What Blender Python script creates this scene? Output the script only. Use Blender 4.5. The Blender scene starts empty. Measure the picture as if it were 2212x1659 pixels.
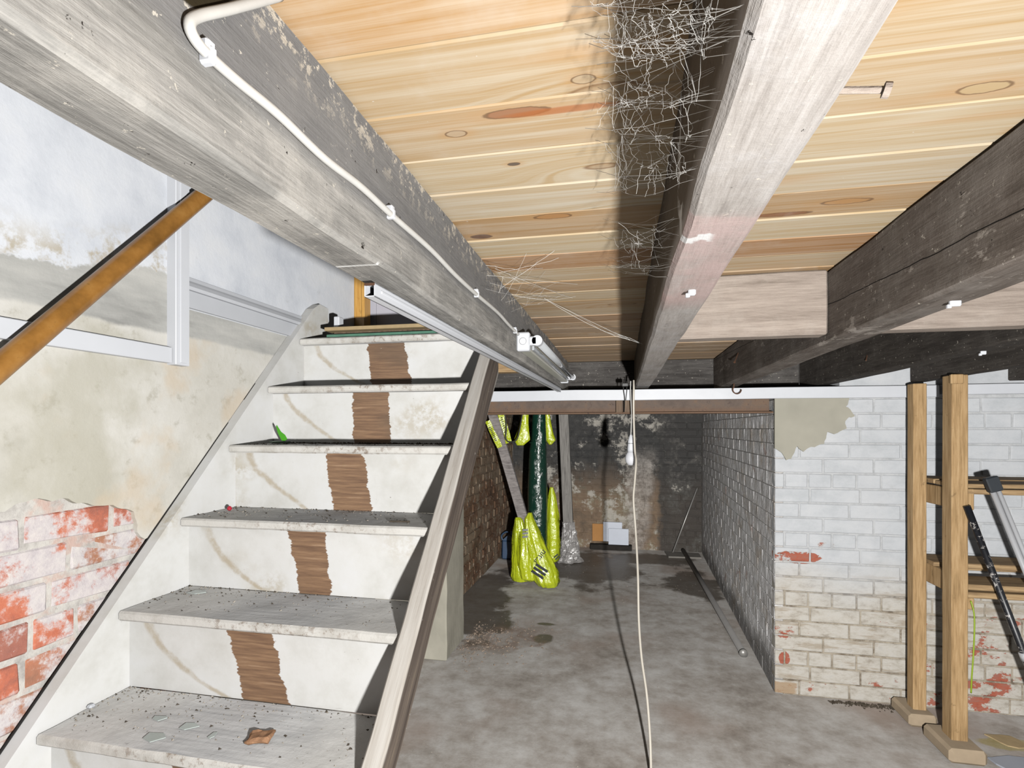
import bpy, bmesh, math, random
from mathutils import Vector, Matrix, noise as mnoise

random.seed(7)
S = bpy.context.scene
COL = S.collection

# ------------------------------------------------------------------ camera
FPX, HOR, W, H = 1150.0, 926.0, 2212.0, 1659.0
cam = bpy.data.cameras.new('camera')
cam.sensor_fit = 'HORIZONTAL'; cam.sensor_width = 36.0
cam.lens = 36.0 * FPX / W
cam.shift_y = (HOR - H / 2) / W
cam.clip_start = 0.02
cam_o = bpy.data.objects.new('camera', cam); COL.objects.link(cam_o)
cam_o.location = (0, 0, 1.35)
cam_o.rotation_euler = (math.pi / 2, 0, math.atan((1345 - 1106) / FPX))
S.camera = cam_o

# ------------------------------------------------------------------ world (dim even fill added through the open side behind the camera) and flash
wd = bpy.data.worlds.new('world'); S.world = wd; wd.use_nodes = True
bg = wd.node_tree.nodes['Background']
bg.inputs[0].default_value = (1.0, 0.96, 0.90, 1); bg.inputs[1].default_value = 0.075

def flash(name, loc, power, rad, col=(1, 0.985, 0.96), mixq=0.0):
    l = bpy.data.lights.new(name, 'POINT'); l.energy = power; l.shadow_soft_size = rad; l.color = col
    l.use_nodes = True
    nt = l.node_tree
    em = [n for n in nt.nodes if n.type == 'EMISSION'][0]
    fo = nt.nodes.new('ShaderNodeLightFalloff'); fo.inputs[0].default_value = 1.0
    def mul(sock, k):
        n = nt.nodes.new('ShaderNodeMath'); n.operation = 'MULTIPLY'; nt.links.new(sock, n.inputs[0]); n.inputs[1].default_value = k; return n.outputs[0]
    ad = nt.nodes.new('ShaderNodeMath'); ad.operation = 'ADD'
    nt.links.new(mul(fo.outputs['Linear'], .45), ad.inputs[0]); nt.links.new(mul(fo.outputs['Constant'], .46), ad.inputs[1])
    nt.links.new(ad.outputs[0], em.inputs['Strength'])
    o = bpy.data.objects.new(name, l); COL.objects.link(o); o.location = loc
    return o
flash('photographer_flash', (0.25, 0.05, 1.18), 149.0, 0.022)

S.view_settings.view_transform = 'Standard'; S.view_settings.look = 'None'
S.view_settings.exposure = 0.0; S.view_settings.gamma = 1.0
S.view_settings.use_curve_mapping = False
S.cycles.max_bounces = 4; S.cycles.diffuse_bounces = 1

# ------------------------------------------------------------------ helpers: materials
ALB = 0.46      # scales all colours down so less bounced light fills the shadows
def c(r, g, b):
    f = lambda v: (v / 255 / 12.92) if v / 255 <= 0.04045 else ((v / 255 + 0.055) / 1.055) ** 2.4
    return (f(r) * ALB, f(g) * ALB, f(b) * ALB, 1)

class G:
    def __init__(s, name, rough=0.85, spec=0.3):
        s.mat = bpy.data.materials.new(name); s.mat.use_nodes = True
        s.nt = s.mat.node_tree; s.b = s.nt.nodes['Principled BSDF']
        s.b.inputs['Roughness'].default_value = rough
        s.b.inputs['Specular IOR Level'].default_value = spec
        s._p = None
    def new(s, t, **kw):
        n = s.nt.nodes.new('ShaderNode' + t)
        for k, v in kw.items(): setattr(n, k, v)
        return n
    def put(s, sock, v):
        if isinstance(v, bpy.types.NodeSocket): s.nt.links.new(v, sock)
        elif v is not None:
            if hasattr(sock.default_value, '__len__') and not hasattr(v, '__len__'): v = [v] * len(sock.default_value)
            sock.default_value = v
    def pos(s):
        if s._p is None: s._p = s.new('NewGeometry').outputs['Position']
        return s._p
    def obj(s): return s.new('TexCoord').outputs['Object']
    def scaled(s, v, sc, off=(0, 0, 0)):
        n = s.new('Mapping'); s.put(n.inputs['Vector'], v); n.inputs['Scale'].default_value = sc; n.inputs['Location'].default_value = off
        return n.outputs[0]
    def xyz(s, v):
        n = s.new('SeparateXYZ'); s.put(n.inputs[0], v); return n.outputs
    def noise(s, sc=5, det=4, rough=.6, v=None, dist=0.0):
        n = s.new('TexNoise'); s.put(n.inputs['Vector'], v if v is not None else s.pos())
        n.inputs['Scale'].default_value = sc; n.inputs['Detail'].default_value = det
        n.inputs['Roughness'].default_value = rough; n.inputs['Distortion'].default_value = dist
        return n.outputs['Fac']
    def vor(s, sc=5, v=None, out='Distance', feature='F1', rnd=1.0, dims='3D'):
        n = s.new('TexVoronoi', feature=feature, voronoi_dimensions=dims); s.put(n.inputs['Vector'], v if v is not None else s.pos())
        n.inputs['Scale'].default_value = sc; n.inputs['Randomness'].default_value = rnd
        return n.outputs[out]
    def m(s, op, a, b=None, cc=None, clamp=False):
        n = s.new('Math', operation=op, use_clamp=clamp); s.put(n.inputs[0], a)
        if b is not None: s.put(n.inputs[1], b)
        if cc is not None: s.put(n.inputs[2], cc)
        return n.outputs[0]
    def step(s, v, lo, hi, a=0.0, b=1.0):
        n = s.new('MapRange'); n.interpolation_type = 'SMOOTHSTEP'
        s.put(n.inputs[0], v); s.put(n.inputs[1], lo); s.put(n.inputs[2], hi); s.put(n.inputs[3], a); s.put(n.inputs[4], b)
        return n.outputs[0]
    def mix(s, f, a, b, mode='MIX'):
        n = s.new('Mix', data_type='RGBA', blend_type=mode); s.put(n.inputs[0], f); s.put(n.inputs[6], a); s.put(n.inputs[7], b)
        return n.outputs[2]
    def ramp(s, f, stops):
        n = s.new('ValToRGB'); s.put(n.inputs[0], f); r = n.color_ramp
        while len(r.elements) < len(stops): r.elements.new(0.5)
        for e, (p, col) in zip(r.elements, stops): e.position = p; e.color = col
        return n.outputs[0]
    def bump(s, h, st=0.3, d=0.01, prev=None):
        n = s.new('Bump'); n.inputs['Strength'].default_value = st; n.inputs['Distance'].default_value = d
        s.put(n.inputs['Height'], h)
        if prev is not None: s.put(n.inputs['Normal'], prev)
        return n.outputs[0]
    def done(s, col=None, nrm=None, rough=None, metal=None):
        if col is not None: s.put(s.b.inputs['Base Color'], col)
        if nrm is not None: s.put(s.b.inputs['Normal'], nrm)
        if rough is not None: s.put(s.b.inputs['Roughness'], rough)
        if metal is not None: s.put(s.b.inputs['Metallic'], metal)
        return s.mat

def plain(name, col, rough=.6, metal=0., spec=.4, var=.08, sc=30):
    g = G(name, rough, spec)
    n = g.noise(sc, 3, .6)
    a = tuple(x * (1 - var * 2) for x in col[:3]) + (1,); b = tuple(min(1, x * (1 + var * 2)) for x in col[:3]) + (1,)
    return g.done(g.mix(n, a, b), g.bump(n, .08, .004), None, metal)

def grey_timber(name, dark, mid, light, dust, axis='Y', dustamt=.5, specks=True, pink=None, side=None, extra=None):
    g = G(name, .9, .15); p = g.pos()
    st = {'Y': (14, 1.2, 14), 'X': (1.2, 14, 14), 'Z': (14, 14, 1.2)}[axis]
    fine = {'Y': (90, 5, 90), 'X': (5, 90, 90), 'Z': (90, 90, 5)}[axis]
    gr = g.noise(3, 6, .7, g.scaled(p, st)); fi = g.noise(3, 4, .7, g.scaled(p, fine))
    f = g.m('ADD', g.m('MULTIPLY', gr, .6), g.m('MULTIPLY', fi, .4))
    col = g.ramp(f, [(.3, dark), (.47, mid), (.62, light)])
    d = g.noise(9, 8, .75); d2 = g.noise(2.2, 3, .6)
    dm = g.step(g.m('ADD', g.m('MULTIPLY', d, .6), g.m('MULTIPLY', d2, .4)), .47, .62, 0, dustamt)
    col = g.mix(dm, col, dust)
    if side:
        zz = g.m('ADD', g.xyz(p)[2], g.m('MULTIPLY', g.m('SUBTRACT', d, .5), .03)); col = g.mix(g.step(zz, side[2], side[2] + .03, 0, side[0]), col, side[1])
    if specks:
        w = g.step(g.noise(70, 5, .75), .635, .67); col = g.mix(g.m('MULTIPLY', w, .75), col, c(225, 218, 205))
        k = g.step(g.noise(38, 5, .8, g.scaled(p, (1, 1, 1), (3, 1, 5))), .655, .69); col = g.mix(k, col, c(45, 40, 36))
    if pink:
        y = g.xyz(p)[1]; yn = g.m('ADD', y, g.m('MULTIPLY', g.noise(9, 4, .6), .16))
        mk = g.m('MULTIPLY', g.step(yn, pink[0], pink[0] + .05), g.step(yn, pink[1], pink[1] + .10, 1, 0))
        mk = g.m('MULTIPLY', g.m('MULTIPLY', mk, g.step(g.xyz(p)[2], 1.58, 1.59, 1, 0)), g.step(d, .35, .6, .2, .6)); col = g.mix(mk, col, pink[2])
        wm = g.m('MULTIPLY', g.step(yn, .745, .75), g.step(yn, .765, .77, 1, 0))
        wm = g.m('MULTIPLY', wm, g.step(g.xyz(p)[0], .098, .108, 1, 0)); col = g.mix(g.m('MULTIPLY', wm, g.step(d, .4, .5)), col, c(240, 240, 240))
    X_, Y_, Z_ = g.xyz(p)
    if extra == 'chalk':
        ln = g.m('ABSOLUTE', g.m('SUBTRACT', g.m('ADD', Y_, g.m('MULTIPLY', d, .01)), .69)); col = g.mix(g.m('MULTIPLY', g.step(ln, .002, .004, 1, 0), g.step(Z_, 1.578, 1.582, 1, 0)), col, c(236, 236, 234))
        fr = g.m('MULTIPLY', g.step(Z_, 1.69, 1.76), g.step(g.noise(40, 5, .8), .53, .58)); col = g.mix(fr, col, c(216, 206, 190))
    if extra == 'chalk':
        hy = g.m('DIVIDE', g.m('SUBTRACT', Y_, .372), .030); hz = g.m('DIVIDE', g.m('SUBTRACT', g.m('SUBTRACT', Z_, g.m('MULTIPLY', g.m('SUBTRACT', Y_, .372), .8)), 1.704), .016)
        col = g.mix(g.step(g.m('ADD', g.m('MULTIPLY', hy, hy), g.m('MULTIPLY', hz, hz)), .8, 1.1, 1, 0), col, c(48, 40, 22))
    if extra == 'crack':
        zc = g.m('ADD', g.m('MULTIPLY', g.m('SUBTRACT', Y_, .83), .045), g.m('ADD', 1.632, g.m('MULTIPLY', g.noise(5, 3, .6), .016)))
        ln = g.m('ABSOLUTE', g.m('SUBTRACT', Z_, zc)); col = g.mix(g.step(ln, .0006, .0016, 1, 0), col, c(18, 15, 13))
        pw = g.m('MULTIPLY', g.step(g.noise(7, 5, .75, g.scaled(p, (1, 1, 2.2), (3, 3, 3))), .60, .66), .7); col = g.mix(pw, col, c(186, 178, 170))
    nb = g.bump(fi, .35, .004); nb = g.bump(d, .4, .006, nb)
    return g.done(col, nb)

def plank_mat():
    g = G('pine_board', .6, .25)
    oi = g.new('ObjectInfo'); p = g.obj()
    off = g.new('CombineXYZ'); g.put(off.inputs[0], g.m('MULTIPLY', oi.outputs['Random'], 13.7)); g.put(off.inputs[1], g.m('MULTIPLY', oi.outputs['Random'], 3.1))
    va = g.new('VectorMath', operation='ADD'); g.put(va.inputs[0], p); g.put(va.inputs[1], off.outputs[0]); p = va.outputs[0]
    kn = g.vor(1, g.scaled(p, (2.2, 6.5, .01)), dims='2D'); kc = g.vor(1, g.scaled(p, (2.2, 6.5, .01)), 'Color', dims='2D')
    ksz = g.m('MULTIPLY', g.m('SUBTRACT', g.xyz(kc)[0], .50), .20, clamp=False)
    knot = g.step(g.m('SUBTRACT', kn, ksz), -.012, .012, 1, 0)
    ring = g.step(g.m('ABSOLUTE', g.m('SUBTRACT', kn, ksz)), .0, .022, 1, 0)
    halo = g.m('MULTIPLY', g.step(kn, .05, .42, 1, 0), g.step(ksz, 0, .03))
    # grain bends around the knots
    xyz = g.xyz(p)
    comb = g.new('CombineXYZ'); g.put(comb.inputs[0], g.m('MULTIPLY', xyz[0], 1.6))
    g.put(comb.inputs[1], g.m('ADD', g.m('MULTIPLY', xyz[1], 60), g.m('MULTIPLY', halo, 3.2))); g.put(comb.inputs[2], 0.0)
    gr = g.noise(1.0, 5, .62, comb.outputs[0], .6)
    wv = g.m('SINE', g.m('MULTIPLY', g.noise(1.0, 2, .5, g.scaled(comb.outputs[0], (.6, .22, 1))), 62))
    t = g.m('ADD', g.m('MULTIPLY', gr, .8), g.m('MULTIPLY', wv, .035))
    lo = g.mix(1.0, oi.outputs['Color'], (.84, .69, .50, 1), 'MULTIPLY'); hi = g.mix(.22, oi.outputs['Color'], (ALB, ALB, ALB, 1))
    fg = g.noise(1.0, 4, .65, g.scaled(p, (3.0, 330, 1))); t = g.m('ADD', g.m('MULTIPLY', t, .7), g.m('MULTIPLY', fg, .3))
    col = g.mix(g.step(t, .22, .66), lo, hi)
    br = g.step(g.noise(1.4, 2, .5, g.scaled(p, (1.2, 9, 1), (7, 2, 0))), .60, .74)
    col = g.mix(g.m('MULTIPLY', br, .3), col, c(208, 154, 92))
    col = g.mix(g.m('MULTIPLY', g.m('MULTIPLY', ring, g.step(ksz, 0, .01)), .75), col, c(120, 80, 52))
    col = g.mix(g.m('MULTIPLY', g.m('MULTIPLY', knot, g.step(ksz, 0, .01)), .6), col, c(190, 160, 125))
    wx, wy, wz = g.xyz(g.pos()); wob = g.m('MULTIPLY', g.m('SUBTRACT', g.noise(40, 3, .6), .5), .5)
    for (kx, ky, rx, ry, fill, fa_) in ((-.229, .716, .016, .008, c(200, 178, 150), .7), (-.045, .634, .014, .008, c(205, 185, 155), .7), (.430, .750, .028, .011, c(208, 184, 142), .7), (-.167, .817, .010, .005, c(104, 92, 84), .9), (-.133, 1.034, .035, .012, c(190, 140, 90), .8), (-.298, 1.112, .022, .012, c(112, 82, 68), .9), (.40, 1.075, .04, .012, c(196, 148, 96), .7), (.30, 1.115, .05, .010, c(150, 100, 66), .9), (.545, .865, .014, .007, c(140, 118, 104), .8), (-.136, .684, .040, .010, c(176, 128, 96), .95)):
        dx = g.m('DIVIDE', g.m('SUBTRACT', wx, kx), rx); dy = g.m('DIVIDE', g.m('SUBTRACT', wy, ky), ry)
        rr = g.m('ADD', g.m('SQRT', g.m('ADD', g.m('MULTIPLY', dx, dx), g.m('MULTIPLY', dy, dy))), wob)
        col = g.mix(g.step(rr, 1.0, 2.6, .35, 0), col, c(206, 158, 102)); col = g.mix(g.step(rr, .9, 1.02, fa_, 0), col, fill)
        col = g.mix(g.step(g.m('ABSOLUTE', g.m('SUBTRACT', rr, 1.0)), .02, .16, .7, 0), col, c(112, 82, 60))
    sx = g.m('DIVIDE', g.m('SUBTRACT', wx, -.075), .085); sy = g.m('DIVIDE', g.m('SUBTRACT', g.m('ADD', wy, g.m('MULTIPLY', wob, .006)), .690), .008)
    col = g.mix(g.step(g.m('ADD', g.m('MULTIPLY', sx, sx), g.m('MULTIPLY', sy, sy)), .3, 1.4, .75, 0), col, c(188, 112, 60))
    dn = g.step(g.noise(3, 6, .7), .55, .75); col = g.mix(g.m('MULTIPLY', dn, .25), col, c(235, 230, 222))
    wsp = g.step(g.noise(60, 3, .6), .74, .77); col = g.mix(g.m('MULTIPLY', wsp, .7), col, c(240, 235, 225))
    return g.done(col, g.bump(gr, .12, .003))

def left_plaster():
    g = G('left_plaster', .9, .15); p = g.pos(); x, y, z = g.xyz(p)
    n1 = g.noise(4, 7, .65); n2 = g.noise(14, 5, .7); n3 = g.noise(1.6, 3, .5)
    cream = g.ramp(g.m('ADD', g.m('MULTIPLY', n1, .6), g.m('MULTIPLY', n3, .4)), [(.3, c(188, 186, 176)), (.45, c(214, 211, 202)), (.6, c(228, 226, 220)), (.75, c(214, 203, 184))])
    cream = g.mix(g.step(n2, .54, .72, 0, .5), cream, c(165, 160, 142))
    cream = g.mix(g.step(g.noise(2.4, 5, .6, g.scaled(p, (1, 1, .8), (4, 4, 4))), .5, .66, 0, .55), cream, c(182, 178, 158))
    cream = g.mix(g.step(g.noise(3.2, 4, .6, g.scaled(p, (1, 1, 1), (8, 2, 1))), .55, .68, 0, .5), cream, c(216, 196, 168))
    grey = g.ramp(g.noise(6, 6, .65, g.scaled(p, (1, .35, 1.6))), [(.3, c(150, 150, 147)), (.5, c(188, 188, 184)), (.7, c(210, 209, 204))])
    white = g.ramp(n1, [(.3, c(214, 219, 228)), (.5, c(232, 236, 243)), (.7, c(242, 244, 247))])
    white = g.mix(g.step(n2, .62, .8, 0, .5), white, c(190, 192, 194))
    zn = g.m('ADD', z, g.m('MULTIPLY', g.m('SUBTRACT', n1, .5), .05))
    col = g.mix(g.step(zn, 1.635, 1.65), cream, grey)
    # ragged lower edge of the old white paint, higher towards the trunking; right of it clean paint to the skirting
    edge = g.m('ADD', 1.745, g.m('MULTIPLY', g.step(y, 1.02, 1.33), .085))
    zr = g.m('ADD', z, g.m('ADD', g.m('MULTIPLY', g.m('SUBTRACT', n1, .5), .13), g.m('MULTIPLY', g.m('SUBTRACT', n2, .5), .05)))
    wm = g.step(g.m('SUBTRACT', zr, edge), -.004, .006)
    clean = g.m('MULTIPLY', g.step(y, 1.40, 1.405), g.step(z, 1.73, 1.735))
    rub = g.m('MULTIPLY', wm, g.step(g.m('SUBTRACT', zr, edge), .03, .12, 1, 0))
    col = g.mix(wm, col, white)
    col = g.mix(g.m('MULTIPLY', rub, g.step(n2, .45, .62)), col, c(198, 190, 174))
    col = g.mix(clean, col, white)
    nb = g.bump(n2, .25, .006); nb = g.bump(g.noise(60, 4, .7), .15, .003, nb)
    return g.done(col, nb)

def old_red_brick():
    g = G('limewashed_red_brick', .92, .12); p = g.pos()
    n1 = g.noise(9, 6, .68); n2 = g.noise(32, 5, .75); n3 = g.noise(3.3, 3, .5)
    red = g.ramp(n1, [(.3, c(150, 82, 62)), (.45, c(202, 106, 70)), (.55, c(220, 124, 82)), (.7, c(204, 148, 122))])
    oc = g.step(g.noise(4.1, 3, .5, g.scaled(p, (1, 1, 1), (5, 3, 9))), .6, .68)
    red = g.mix(g.m('MULTIPLY', oc, .8), red, c(178, 128, 84)); rb_ = g.new('ObjectInfo').outputs['Random']
    red = g.mix(g.step(rb_, .72, .8, 0, .65), red, c(172, 128, 92)); red = g.mix(g.step(rb_, .2, .1, 0, .6), red, c(138, 88, 78))
    lime = g.ramp(n2, [(.3, c(195, 190, 195)), (.5, c(218, 213, 214)), (.7, c(232, 228, 224))])
    mk = g.m('ADD', g.m('MULTIPLY', n1, .45), g.m('ADD', g.m('MULTIPLY', n3, .35), g.m('MULTIPLY', n2, .2)))
    col = g.mix(g.step(mk, .465, .535, .10, .95), red, lime)
    sp = g.step(g.noise(90, 4, .8), .63, .68); col = g.mix(g.m('MULTIPLY', sp, .7), col, c(235, 225, 220))
    dk = g.step(g.noise(24, 4, .8, g.scaled(p, (1, 1, 1), (2, 8, 1))), .68, .74); col = g.mix(g.m('MULTIPLY', dk, .7), col, c(95, 85, 82))
    return g.done(col, g.bump(n2, .5, .006))

def lime_mortar():
    g = G('lime_mortar', .95, .1); n = g.noise(20, 6, .7)
    col = g.ramp(n, [(.3, c(175, 170, 165)), (.5, c(212, 208, 202)), (.7, c(226, 222, 214))])
    k = g.step(g.noise(45, 4, .8), .66, .72); col = g.mix(g.m('MULTIPLY', k, .7), col, c(110, 104, 98))
    pk = g.step(g.noise(8, 4, .7), .5, .66, 0, .6); col = g.mix(pk, col, c(212, 168, 152))
    return g.done(col, g.bump(n, .6, .008))

def white_brick():
    g = G('white_painted_brick', .75, .25); p = g.pos(); x, y, z = g.xyz(p)
    n1 = g.noise(5.5, 6, .7, g.scaled(p, (1, 1, 1.5))); n2 = g.noise(26, 5, .7, g.scaled(p, (.7, .7, 1.3))); n3 = g.noise(2.1, 2, .5)
    low = g.step(g.m('ADD', z, g.m('MULTIPLY', n3, .35)), .62, .95, 1, 0)
    white = g.ramp(n1, [(.3, c(184, 188, 192)), (.5, c(199, 202, 206)), (.7, c(208, 210, 213))])
    cream = g.ramp(n2, [(.28, c(150, 138, 120)), (.45, c(188, 181, 168)), (.65, c(206, 201, 192))])
    col = g.mix(g.m('MULTIPLY', low, .85), white, cream)
    gt = g.step(n2, .56, .72, 0, .35); col = g.mix(g.m('MULTIPLY', gt, g.m('ADD', .35, g.m('MULTIPLY', low, .65))), col, c(150, 147, 140))
    hs = g.m('MULTIPLY', g.step(g.noise(4, 5, .7, g.scaled(p, (.8, 1, 5.5))), .53, .64), low); col = g.mix(g.m('MULTIPLY', hs, .65), col, c(158, 143, 122))
    red = g.ramp(n2, [(.35, c(130, 80, 66)), (.5, c(172, 92, 70)), (.65, c(160, 105, 90))])
    thr = g.step(z, .0, .8, .57, .68)
    rbias = g.step(x, 1.35, 1.5, 0, .045); thr = g.m('SUBTRACT', thr, g.m('MULTIPLY', rbias, low))
    # a knocked corner with bare brick low on the left
    dx = g.m('DIVIDE', g.m('SUBTRACT', x, .86), .13); dz = g.m('DIVIDE', g.m('SUBTRACT', z, .70), .035)
    spot = g.step(g.m('ADD', g.m('MULTIPLY', dx, dx), g.m('MULTIPLY', dz, dz)), .5, 1.3, .23, 0)
    dx = g.m('DIVIDE', g.m('SUBTRACT', x, 1.00), .05); dz = g.m('DIVIDE', g.m('SUBTRACT', z, .765), .022)
    spot2 = g.step(g.m('ADD', g.m('MULTIPLY', dx, dx), g.m('MULTIPLY', dz, dz)), .5, 1.3, .20, 0)
    dx = g.m('DIVIDE', g.m('SUBTRACT', x, .805), .03); dz = g.m('DIVIDE', g.m('SUBTRACT', z, .185), .035)
    spot3 = g.step(g.m('ADD', g.m('MULTIPLY', dx, dx), g.m('MULTIPLY', dz, dz)), .5, 1.3, .20, 0)
    fl = g.m('ADD', g.m('ADD', g.m('MULTIPLY', n1, .75), g.m('MULTIPLY', n2, .25)), g.m('ADD', spot, g.m('ADD', spot2, spot3)))
    fm = g.step(g.m('SUBTRACT', fl, thr), 0, .025); col = g.mix(fm, col, red)
    rim = g.m('MULTIPLY', g.step(g.m('SUBTRACT', fl, thr), -.025, 0), g.m('SUBTRACT', 1.0, fm)); col = g.mix(g.m('MULTIPLY', rim, .35), col, c(170, 158, 145))
    bare = g.m('MULTIPLY', g.step(g.m('ADD', x, g.m('MULTIPLY', n2, .03)), .865, .885, 1, 0), g.step(g.m('ADD', z, g.m('MULTIPLY', n2, .02)), .068, .076, 1, 0)); col = g.mix(g.m('MULTIPLY', bare, .85), col, c(168, 142, 112))
    return g.done(col, g.bump(g.m('ADD', n2, g.m('MULTIPLY', fm, -.6)), .35, .005))

def dirty_mortar():
    g = G('grimy_painted_joint', .9, .15); p = g.pos(); z = g.xyz(p)[2]
    n = g.noise(16, 6, .7); n3 = g.noise(2.1, 2, .5)
    low = g.step(g.m('ADD', z, g.m('MULTIPLY', n3, .35)), .62, .95, 1, 0)
    hi = g.ramp(n, [(.35, c(176, 178, 180)), (.55, c(198, 200, 202))]); lo = g.ramp(n, [(.35, c(112, 100, 86)), (.55, c(176, 166, 150))])
    return g.done(g.mix(low, hi, lo), g.bump(n, .5, .006))

def grey_brick():
    g = G('grey_washed_brick', .85, .2); p = g.pos(); x, y, z = g.xyz(p)
    n1 = g.noise(7, 6, .7); st = g.noise(5, 5, .7, g.scaled(p, (1, 6, 1.6))); n3 = g.noise(2.5, 3, .5)
    col = g.ramp(st, [(.3, c(186, 183, 180)), (.48, c(236, 234, 234)), (.62, (.50, .50, .51, 1)), (.75, (.66, .66, .67, 1))])
    col = g.mix(g.step(n1, .5, .7, 0, .7), col, c(205, 190, 172))
    rd = g.step(g.noise(5, 4, .6, g.scaled(p, (1, 1, 1), (4, 4, 4))), .62, .68); col = g.mix(g.m('MULTIPLY', rd, .55), col, c(170, 122, 102))
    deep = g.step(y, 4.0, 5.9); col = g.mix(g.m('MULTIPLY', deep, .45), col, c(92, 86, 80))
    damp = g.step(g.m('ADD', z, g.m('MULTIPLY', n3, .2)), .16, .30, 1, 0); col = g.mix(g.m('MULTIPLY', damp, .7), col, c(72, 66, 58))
    return g.done(col, g.bump(g.noise(16, 5, .7, g.scaled(p, (1, 1.6, 1))), 1.0, .02))

def brown_brick():
    g = G('dirty_brown_brick', .9, .15); p = g.pos(); x, y, z = g.xyz(p)
    n1 = g.noise(5, 6, .7); n2 = g.noise(22, 5, .75); n3 = g.noise(1.8, 3, .5)
    col = g.ramp(n1, [(.3, c(70, 54, 42)), (.45, c(112, 84, 64)), (.55, c(126, 110, 92)), (.7, c(150, 128, 108))])
    col = g.mix(g.step(n2, .55, .7, 0, .8), col, c(178, 172, 160))
    col = g.mix(g.step(n3, .5, .62, 0, .6), col, c(84, 78, 60))
    return g.done(col, g.bump(n2, .7, .01))

def soot_brick():
    g = G('sooty_brick', .75, .3); p = g.pos(); x, y, z = g.xyz(p)
    n1 = g.noise(3.2, 7, .7, None, .3); n2 = g.noise(14, 6, .75); n3 = g.noise(1.5, 2, .5)
    up = g.step(g.m('ADD', z, g.m('MULTIPLY', n1, .9)), .95, 1.45)
    brown = g.ramp(n1, [(.3, c(66, 56, 44)), (.5, c(112, 92, 72)), (.65, c(126, 120, 98))])
    black = g.ramp(n2, [(.3, c(22, 22, 22)), (.6, c(50, 49, 47))])
    col = g.mix(up, brown, black)
    lime = g.m('ADD', g.m('MULTIPLY', n1, .65), g.m('MULTIPLY', n2, .35))
    lm = g.step(lime, .515, .59); col = g.mix(g.m('MULTIPLY', lm, .85), col, c(168, 163, 154))
    # broad pale lime run beside the corner, then a sooty strip next to the right wall
    dx = g.m('ADD', g.m('ABSOLUTE', g.m('SUBTRACT', x, g.m('ADD', .10, g.m('MULTIPLY', z, .12)))), g.m('MULTIPLY', n1, .25))
    run = g.m('MULTIPLY', g.step(dx, .18, .32, 1, 0), g.step(z, .9, 1.2, 1, 0)); col = g.mix(g.m('MULTIPLY', run, .65), col, g.ramp(n2, [(.35, c(92, 86, 80)), (.6, c(172, 165, 158))]))
    rs = g.step(g.m('ADD', x, g.m('MULTIPLY', g.m('SUBTRACT', n1, .5), .35)), .36, .42); sp = g.step(lime, .60, .62, 1, .25)
    col = g.mix(g.m('MULTIPLY', g.m('MULTIPLY', rs, .88), sp), col, c(40, 38, 36))
    return g.done(col, g.bump(n2, .8, .012))

def concrete_floor():
    g = G('cellar_concrete', .8, .3); p = g.pos(); x, y, z = g.xyz(p)
    n1 = g.noise(2.6, 7, .65); n2 = g.noise(11, 6, .7); n3 = g.noise(1.1, 3, .55); n4 = g.noise(70, 4, .7)
    col = g.ramp(g.m('ADD', g.m('MULTIPLY', n1, .55), g.m('MULTIPLY', n2, .45)), [(.32, c(142, 132, 122)), (.45, c(186, 179, 171)), (.55, c(210, 206, 201)), (.68, c(234, 232, 229))])
    col = g.mix(g.step(n3, .5, .7, 0, .75), col, c(176, 156, 142))
    col = g.mix(g.step(n2, .6, .72, 0, .5), col, c(214, 213, 210))
    # damp stains in the alcove
    dn = g.m('ADD', g.m('MULTIPLY', g.m('SUBTRACT', n1, .5), 2.2), g.m('MULTIPLY', g.m('SUBTRACT', n3, .5), 1.6))
    def blob(cx, cy, rx, ry):
        dx = g.m('DIVIDE', g.m('SUBTRACT', x, cx), rx); dy = g.m('DIVIDE', g.m('SUBTRACT', y, cy), ry)
        return g.step(g.m('ADD', g.m('SQRT', g.m('ADD', g.m('MULTIPLY', dx, dx), g.m('MULTIPLY', dy, dy))), dn), .75, 1.05, 1, 0)
    mk = blob(-.55, 5.3, .75, .75)
    for b in [(-1.15, 4.1, .25, .8), (.62, 4.9, .25, .5), (.25, 5.7, .5, .3), (-.50, 3.40, .07, .09), (-.52, 3.65, .09, .03), (-.95, 3.55, .25, .3)]: mk = g.m('MAXIMUM', mk, blob(*b))
    col = g.mix(g.m('MULTIPLY', mk, .8), col, c(84, 75, 64))
    rb = blob(-.75, 3.35, .3, .22); col = g.mix(g.m('MULTIPLY', rb, g.step(n2, .45, .6, .2, .8)), col, c(150, 128, 112))
    ye = blob(1.62, 2.66, .16, .05); col = g.mix(g.m('MULTIPLY', ye, .6), col, c(182, 164, 84))
    ds = g.step(g.noise(48, 3, .8), .70, .73); col = g.mix(ds, col, c(78, 72, 66)); ws = g.step(g.noise(52, 3, .8, g.scaled(p, (1, 1, 1), (9, 4, 2))), .715, .74); col = g.mix(ws, col, c(226, 224, 220))
    rg = g.step(mk, 0, 1, .85, .45)
    nb = g.bump(n2, .15, .01); nb = g.bump(n4, .2, .003, nb)
    return g.done(col, nb, rg)

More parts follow.
